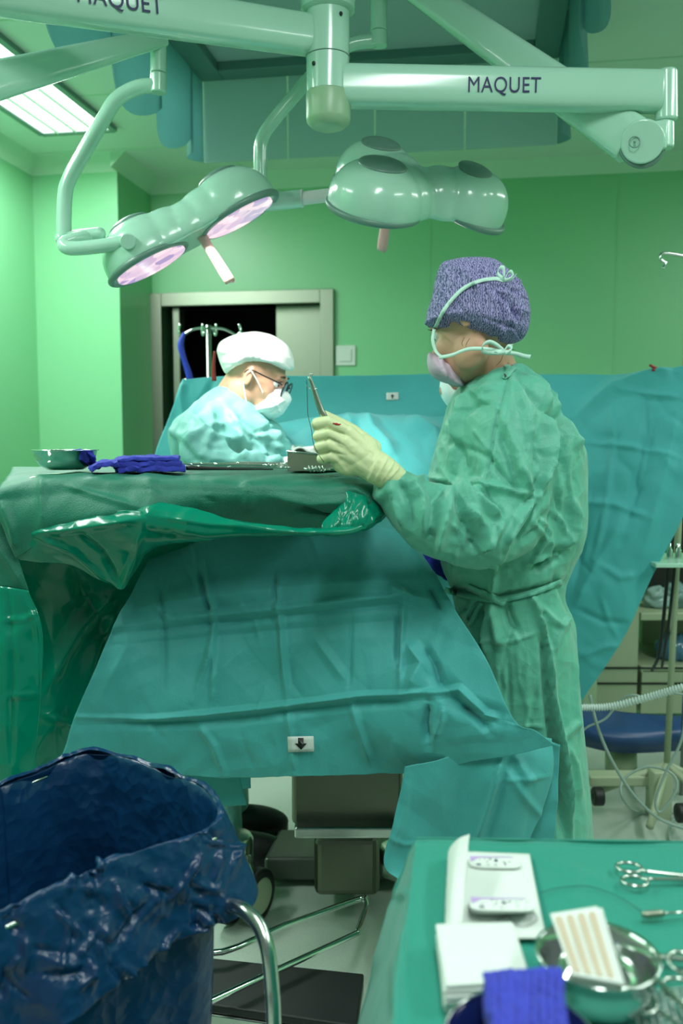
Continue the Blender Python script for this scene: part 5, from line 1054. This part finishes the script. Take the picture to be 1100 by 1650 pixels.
o = sheet('gauze_swab', rows, M['white'], None, 12, 12, crum=[dict(scale=.02, amp=.008, seed=230)], solid=.003); tag(o, 'crumpled white gauze heaped in the steel tray', 'gauze')
# purple towels seen below the assistant's forearm
rows = [[P(600 + 30 * i, 835 + 16 * i + 12 * j, 2.13 - .02 * j) for i in range(5)] for j in range(4)]
o = sheet('blue_cloth', rows, M['blue'], None, 16, 14, crum=[dict(scale=.03, amp=.008, seed=240)], solid=.004); tag(o, 'crumpled royal blue cloth showing below the assistant\'s sleeve', 'cloth')

# ------------------------------------------------------------------ waste bag on its stand
WB = thing('waste_bag_stand', PZ(120, 1700, 0), 'blue plastic waste bag folded over a round steel stand in the lower left corner', 'waste bag')
RZ = .76; loop = [(0, 1268), (50, 1246), (105, 1224), (158, 1212), (215, 1226), (270, 1247), (318, 1265), (346, 1290), (354, 1318), (326, 1342), (262, 1364), (190, 1388), (110, 1425), (40, 1456), (-40, 1490), (-130, 1500), (-190, 1450), (-170, 1360), (-90, 1300)]
zz = [.75, .755, .762, .77, .765, .76, .76, .757, .752, .75, .75, .75, .748, .745, .74, .74, .74, .745, .75]
rim = [PZ(x, y, z) for (x, y), z in zip(loop, zz)]
c = sum(rim, Vector()) / len(rim); nr_ = len(rim)
def ringz(k, dz, drop=None):
    out = []
    for i, p in enumerate(rim):
        d = (p - c); d.z = 0; q = c + d * k; q.z = p.z + dz if drop is None else drop; out.append(q)
    return out
body = [ringz(.80, 0, .04), ringz(.86, 0, .20), ringz(.90, 0, .42), ringz(.92, 0, .58), ringz(.94, -.06), ringz(.97, -.015), ringz(1.0, .0), ringz(1.022, -.014)]
o = sheet('bag', body, M['bag'], WB, 14, 16, loop=True, crum=[dict(scale=.13, amp=.008, seed=301, stretch=(1, 1, .4), warp=.3)], solid=.0008)
def skirt_drop(i): return [.10, .10, .09, .08, .07, .07, .08, .10, .115, .128, .135, .145, .15, .16, .16, .14, .12, .11, .10][i]
sk = [[p + (p - c) * Vector((1, 1, 0)).length * 0 for p in ringz(.985, .004)], ringz(1.022, .006), [q + Vector((0, 0, 0)) for q in ringz(1.05, -.014)]]
r3 = []; r4 = []; r5 = []
for i, p in enumerate(rim):
    d = p - c; d.z = 0; dn = d.normalized(); dr_ = skirt_drop(i)
    fl = .034 + .018 * math.sin(i * 1.7)
    r3.append(p + dn * (.020) + Vector((0, 0, -dr_ * .33))); r4.append(p + dn * (fl * .85) + Vector((0, 0, -dr_ * .7))); r5.append(p + dn * (fl * 1.15) + Vector((0, 0, -dr_)))
sk += [r3, r4, r5]
sheet('folded_rim', sk, M['bag'], WB, 22, 16, loop=True, creases=rnd_creases(81, (0, 1340, 390, 1590), 70, 60, 70, 80, 11, .011) + rnd_creases(82, (0, 1200, 360, 1320), 30, 10, 60, 60, 8, .003), crum=[dict(scale=.10, amp=.008, seed=311, warp=.15), dict(scale=.035, amp=.0016, seed=312, warp=.3)], solid=.0008)
bm = bmesh.new(); pts = [q + Vector((0, 0, -.012)) for q in ringz(1.012, -.006)]; tube(bm, pts + [pts[0]], .004, n=10, steps=6); obj('rim_hoop', bm, M['steel'], WB)
for pts in ([P(340, 1440, 1.30), P(362, 1456, 1.27), P(392, 1466, 1.24), P(416, 1490, 1.22), P(431, 1530, 1.20), P(438, 1590, 1.19), P(441, 1660, 1.18), P(444, 1900, 1.17)],):
    bm = bmesh.new(); tube(bm, pts, .0105, n=20, steps=8); obj('stand_leg', bm, M['steel'], WB)
for x_, y_ in ((c.x - .22, c.y + .15), (c.x - .22, c.y - .15), (c.x + .12, c.y + .17)):
    bm = bmesh.new(); cyl(bm, (x_, y_, .03), (x_, y_, .70), .0105); obj('stand_leg', bm, M['steel'], WB)
bm = bmesh.new(); lathe(bm, [(.2, .015), (.21, .018), (.21, .03), (.2, .034)], (c.x, c.y, 0), close=True); flat(obj('stand_base', bm, M['steel'], WB))

# ------------------------------------------------------------------ side table at the lower right
SZ = .80
A = PZ(672, 1360, SZ); B = PZ(1160, 1366, SZ); Cc = PZ(1240, 1900, SZ); D = PZ(606, 1900, SZ)
TBL = thing('side_table', (A + Cc) / 2 * Vector((1, 1, 0)).length * 0 + Vector(((A.x + Cc.x) / 2, (A.y + Cc.y) / 2, 0)), 'steel side table hidden under a green drape in the lower right corner', 'table')
ins = lambda p: p.lerp((A + Cc) / 2, .05)
bm = bmesh.new(); quadbox(bm, [ins(q) + Vector((0, 0, -.032)) for q in (A, B, Cc, D)], Vector((0, 0, .024))); obj('table_top', bm, M['steel'], TBL, smooth=False, bevel=.005)
for q in (A, B, Cc, D):
    e_ = q.lerp((A + Cc) / 2, .12); bm = bmesh.new(); cyl(bm, (e_.x, e_.y, 0), (e_.x, e_.y, SZ - .03), .014); obj('leg', bm, M['steel'], TBL)
SDR = thing('side_table_drape', (A + Cc) / 2, 'smooth dark green drape covering the side table with instruments in front', 'surgical drape')
def lerp(a, b, t): return Vector(a).lerp(Vector(b), t)
rows = []
for t in (0, .15, .35, .6, 1.0):
    l = lerp(A, D, t); r_ = lerp(B, Cc, t); dn = Vector((0, 0, -1)); out = Vector((-1, .12 - .1 * t, 0)).normalized()
    rows.append([l + out * .15 + dn * .66, l + out * .11 + dn * .40, l + out * .055 + dn * .18, l + out * .018 + dn * .05, l + out * .004 + dn * .006, l + (r_ - l) * .03, lerp(l, r_, .3), lerp(l, r_, .65), r_])
bk = [Vector((p.x + (0 if j > 3 else .0), p.y + .012, min(p.z, SZ) - (.02 if j > 3 else 0))) for j, p in enumerate(rows[0])]
bk2 = [Vector((p.x, p.y + .05, min(p.z, SZ) - (.25 if j > 3 else .04))) for j, p in enumerate(rows[0])]
sheet('drape_sheet', [bk2, bk] + rows, M['tabledrape'], SDR, 16, 18, creases=[([(910, 1366), (925, 1420), (918, 1460)], 14, .003), ([(640, 1440), (625, 1500), (600, 1580)], 14, .006), ([(655, 1480), (640, 1560), (640, 1650)], 18, .005), ([(860, 1380), (940, 1410), (1040, 1440)], 16, .002), ([(648, 1400), (640, 1440), (660, 1440)], 12, .004)], crum=[dict(scale=.3, amp=.0035, seed=401), dict(scale=.12, amp=.0012, seed=402)])
S1 = SZ + .005
def Zp(px, py, dz=0): return PZ(px, py, S1 + dz)
# white wrapper with a raised rolled edge
WP = thing('paper_wrapper', Zp(800, 1440), 'opened white paper wrapper with one raised curled edge on the side table', 'paper')
rows = [[Zp(748, 1372, .002), Zp(800, 1374, .001), Zp(853, 1376, .001)], [Zp(742, 1440, .002), Zp(805, 1442, .001), Zp(866, 1444, .001)], [Zp(738, 1510, .002), Zp(806, 1512, .001), Zp(880, 1512, .001)]]
sheet('paper_sheet', rows, M['white'], WP, 10, 10, solid=.0008)
rows = [[Zp(752, 1378, .002), Zp(728, 1378, .003), Zp(722, 1372, .012), Zp(735, 1354, .030), Zp(756, 1344, .042)], [Zp(746, 1440, .002), Zp(724, 1440, .003), Zp(719, 1438, .012), Zp(730, 1420, .026), Zp(750, 1408, .030)], [Zp(740, 1510, .002), Zp(722, 1510, .003), Zp(717, 1508, .010), Zp(728, 1496, .018), Zp(745, 1488, .018)]]
sheet('curled_edge', rows, M['white'], WP, 10, 12, solid=.0008, crum=[dict(scale=.03, amp=.0008, seed=411)])
def packet(name, label, c, w_, h__, ang, z, print_=True, grp=None):
    t = thing(name, c, label, 'suture packet', grp); bm = bmesh.new(); rot = Matrix.Rotation(ang, 3, 'Z'); pts = []
    for k in range(28):
        an = 2 * math.pi * k / 28; ca, sa = math.cos(an), math.sin(an); f_ = (abs(ca) ** 5 + abs(sa) ** 5) ** (-1 / 5); pts.append(Vector(c) + rot @ Vector((ca * f_ * w_ / 2, sa * f_ * h__ / 2, 0)))
    quadbox(bm, pts, Vector((0, 0, .0022))); obj('card', bm, M['white'], t, smooth=False, bevel=.0006)
    Wl = lambda x, y: Vector(c) + rot @ Vector((x * w_, y * h__, 0)) + Vector((0, 0, .0024))
    bm = bmesh.new(); quadbox(bm, [Wl(-.46, .28), Wl(.40, .36), Wl(.40, .42), Wl(-.46, .42)], Vector((0, 0, .0003))); quadbox(bm, [Wl(-.46, .28), Wl(-.46, -.05), Wl(-.38, .10), Wl(-.30, .29)], Vector((0, 0, .0003))); obj('coloured_print', bm, M['purple'], t, smooth=False)
    rg = random.Random(int(c.x * 1e4)); bm = bmesh.new()
    for k in range(16):
        x = rg.uniform(-.34, .40); y = rg.choice((-.32, -.18, -.04, .10, .20)); l_ = rg.uniform(.02, .07); th_ = rg.choice((.02, .02, .04)); quadbox(bm, [Wl(x, y), Wl(x + l_, y), Wl(x + l_, y + th_), Wl(x, y + th_)], Vector((0, 0, .0003)))
    quadbox(bm, [Wl(-.36, -.34), Wl(-.28, -.34), Wl(-.28, -.22), Wl(-.36, -.22)], Vector((0, 0, .0003))); quadbox(bm, [Wl(.0, -.02), Wl(.07, -.02), Wl(.07, .10), Wl(.0, .10)], Vector((0, 0, .0003)))
    obj('small_print', bm, M['navy'], t, smooth=False); return t
packet('suture_packet', 'single white and lilac suture packet at the back of the paper wrapper', Zp(796, 1391, .003), .062, .030, R(-2), 0, grp='suture packets')
for k, lb in enumerate(('bottom white suture packet of the small stack', 'middle white suture packet of the small stack', 'top white suture packet of the small stack with lilac print')):
    packet('suture_packet', lb, Zp(806 + k, 1463 - k * 2, .003 + .0065 * k), .070, .028, R(4 - k * 3), 0, grp='suture packets')
bm = bmesh.new(); tube(bm, [Zp(800, 1482, .003), Zp(818, 1476, .003), Zp(832, 1490, .003), Zp(848, 1492, .003), Zp(865, 1480, .003), Zp(850, 1462, .003), Zp(830, 1455, .006)], .0004, n=6, steps=8); tag(obj('suture_thread', bm, M['black']), 'fine dark thread curling out of the stacked suture packets', 'thread')
bm = bmesh.new(); tube(bm, [Zp(870, 1438), Zp(905, 1430), Zp(945, 1428), Zp(985, 1440), Zp(1015, 1456), Zp(1035, 1470)], .0004, n=6, steps=8); tag(obj('suture_thread', bm, M['black']), 'long thin thread lying across the green side table to the probe', 'thread')
# gauze pads, each swab of the stack
GCn = [(703, 1486), (828, 1484), (856, 1580), (716, 1590)]
for k in range(6):
    p = [Vector((q.x, q.y, S1 + .0044 * k)) for q in [PZ(x + math.sin(k * 2.1 + i) * 2, y + math.cos(k * 1.3 + i) * 2, S1 + .026) for i, (x, y) in enumerate(GCn)]]
    bm = bmesh.new(); quadbox(bm, p, Vector((0, 0, .0040))); o = obj('gauze_pad', bm, M['white'], None, bevel=.0018)
    tag(o, ('bottom', 'second from bottom', 'third from bottom', 'third from top', 'second from top', 'topmost')[k] + ' folded white gauze pad of the stack on the side table', 'gauze', 'stacked gauze pads')
# steel bowl with plaster strips
bc = PZ(962, 1538, S1 + .048); bc.z = S1; SB = thing('steel_bowl', bc, 'steel bowl holding tan wound closure strips on the side table', 'bowl')
br = .0545; bh = .048
bm = bmesh.new(); lathe(bm, [(.001, .001), (br * .55, .001), (br * .82, .012), (br * .95, .030), (br * .98, bh), (br * 1.03, bh), (br * 1.03, bh + .002), (br * .96, bh), (br * .92, .031), (br * .79, .015), (br * .5, .004), (.001, .004)], bc); obj('bowl', bm, M['chrome'], SB)
tc0 = [PZ(886, 1474, S1 + .062), PZ(962, 1462, S1 + .062), PZ(998, 1586, S1 + .050), PZ(921, 1572, S1 + .050)]
for k in range(2):
    t = thing('strip_card', tc0[0], ('white card of four tan wound strips resting in the steel bowl', 'second strip card tucked beneath the front one in the steel bowl')[k], 'wound strips', 'wound strip cards')
    off = Vector((.006, .004, -.004)) * k; p = [q + off for q in tc0]; bm = bmesh.new(); quadbox(bm, p, Vector((0, 0, .0012))); obj('card', bm, M['white'], t, smooth=False)
    if k == 0:
        for j in range(4):
            u0, u1 = .06 + j * .235, .06 + j * .235 + .15; bm = bmesh.new(); G_ = lambda u_, v_: lerp(lerp(p[0], p[1], u_), lerp(p[3], p[2], u_), v_) + Vector((0, 0, .0013))
            pts = [G_(u0, .12), G_(u0, .96), G_(u1, .96), G_(u1, .12)] + [G_((u0 + u1) / 2 + math.cos(a_) * .075, .12 - math.sin(a_) * .05) for a_ in (.4, 1.0, 1.57, 2.14, 2.7)]
            quadbox(bm, pts, Vector((0, 0, .0006))); obj('strip', bm, M['tan'], t, smooth=False)
# blue bowl with blue towel
bb = PZ(838, 1672, S1 + .05); bb.z = S1; BB = thing('blue_bowl', bb, 'dark blue bowl with bright rim at the bottom edge under the blue towel', 'bowl')
br = .060; bh = .050
bm = bmesh.new(); lathe(bm, [(.001, .001), (br * .6, .001), (br * .85, .012), (br, bh), (br * .97, bh), (br * .82, .014), (br * .55, .004), (.001, .004)], bb); obj('bowl', bm, M['bluebowl'], BB)
bm = bmesh.new(); torus(bm, bb + Vector((0, 0, bh)), br * .99, .0018); obj('rim', bm, M['chrome'], BB)
TW = thing('folded_towel', bb, 'folded royal blue textured towel lying over the dark blue bowl', 'towel')
for k in range(3):
    zc = S1 + bh + .006 + .009 * k; rows = [[PZ(784 + 2 * j - k, 1574 + 34 * j, zc), PZ(822, 1571 + 34 * j, zc), PZ(860, 1569 + 34 * j, zc), PZ(900 + 5 * j + k, 1567 + 34 * j, zc)] for j in range(4)]
    o = sheet('towel_layer', rows, M['blue'], TW, 24, 24, creases=[([(784 + 13 * q_, 1560), (784 + 13 * q_, 1700)], 4, .0018) for q_ in range(10)] + [([(830, 1560), (838, 1700)], 7, -.004)], crum=[dict(scale=.025, amp=.002, seed=250 + k)], solid=.009); o['category'] = 1; del o['category']
    if k == 2:
        pass
# clamps and probe on the side table
forceps('surgical_clamp', 'steel clamp with two finger rings at the back of the side table', Wf(Zp(1036, 1410, .004), R(-7)), .14, .0145, 'steel', opening=.006)
PB = thing('probe', Zp(1040, 1474, .004), 'thin steel probe with a knurled grip at the right edge of the side table', 'probe')
bm = bmesh.new(); tube(bm, [Zp(1034, 1474, .004), Zp(1042, 1474, .004), Zp(1064, 1472, .004), Zp(1070, 1472, .004)], [.003, .0042, .0042, .003], n=16, smooth=False); obj('knurled_grip', bm, M['brushed'], PB)
bm = bmesh.new(); tube(bm, [Zp(1069, 1472, .004), Zp(1140, 1468, .004)], [.0016] * 2, n=10, smooth=False); obj('shaft', bm, M['steel'], PB)
bm = bmesh.new(); tube(bm, [Zp(1052, 1542, .006), Zp(1090, 1545, .006), Zp(1150, 1550, .006)], [.0042, .0036, .003], n=12); tag(obj('forceps', bm, M['steel']), 'steel forceps shank pointing right from behind the steel bowl', 'forceps')
MH = thing('mesh_pad', Zp(1070, 1610), 'dark green woven mesh pad under the ringed clamps in the corner', 'mesh pad')
bm = bmesh.new(); 
for k in range(9):
    a_ = lerp(Zp(1020, 1600), Zp(1110, 1590), k / 8); b_ = lerp(Zp(1030, 1665), Zp(1130, 1650), k / 8); tube(bm, [a_, b_], .0007, n=6, smooth=False)
    a_ = lerp(Zp(1020, 1600), Zp(1030, 1665), k / 8); b_ = lerp(Zp(1110, 1590), Zp(1130, 1650), k / 8); tube(bm, [a_, b_], .0007, n=6, smooth=False)
obj('mesh_grid', bm, M['hose'], MH)
forceps('surgical_clamp', 'large ringed clamp lying nearest the lower right corner', Wf(Zp(1082, 1622, .010), R(-72)), .13, .019, 'steel', opening=.010)
forceps('surgical_clamp', 'ringed clamp lying above the mesh pad at the right edge', Wf(Zp(1078, 1572, .016), R(-84), -.06), .12, .0175, 'steel', opening=.010)
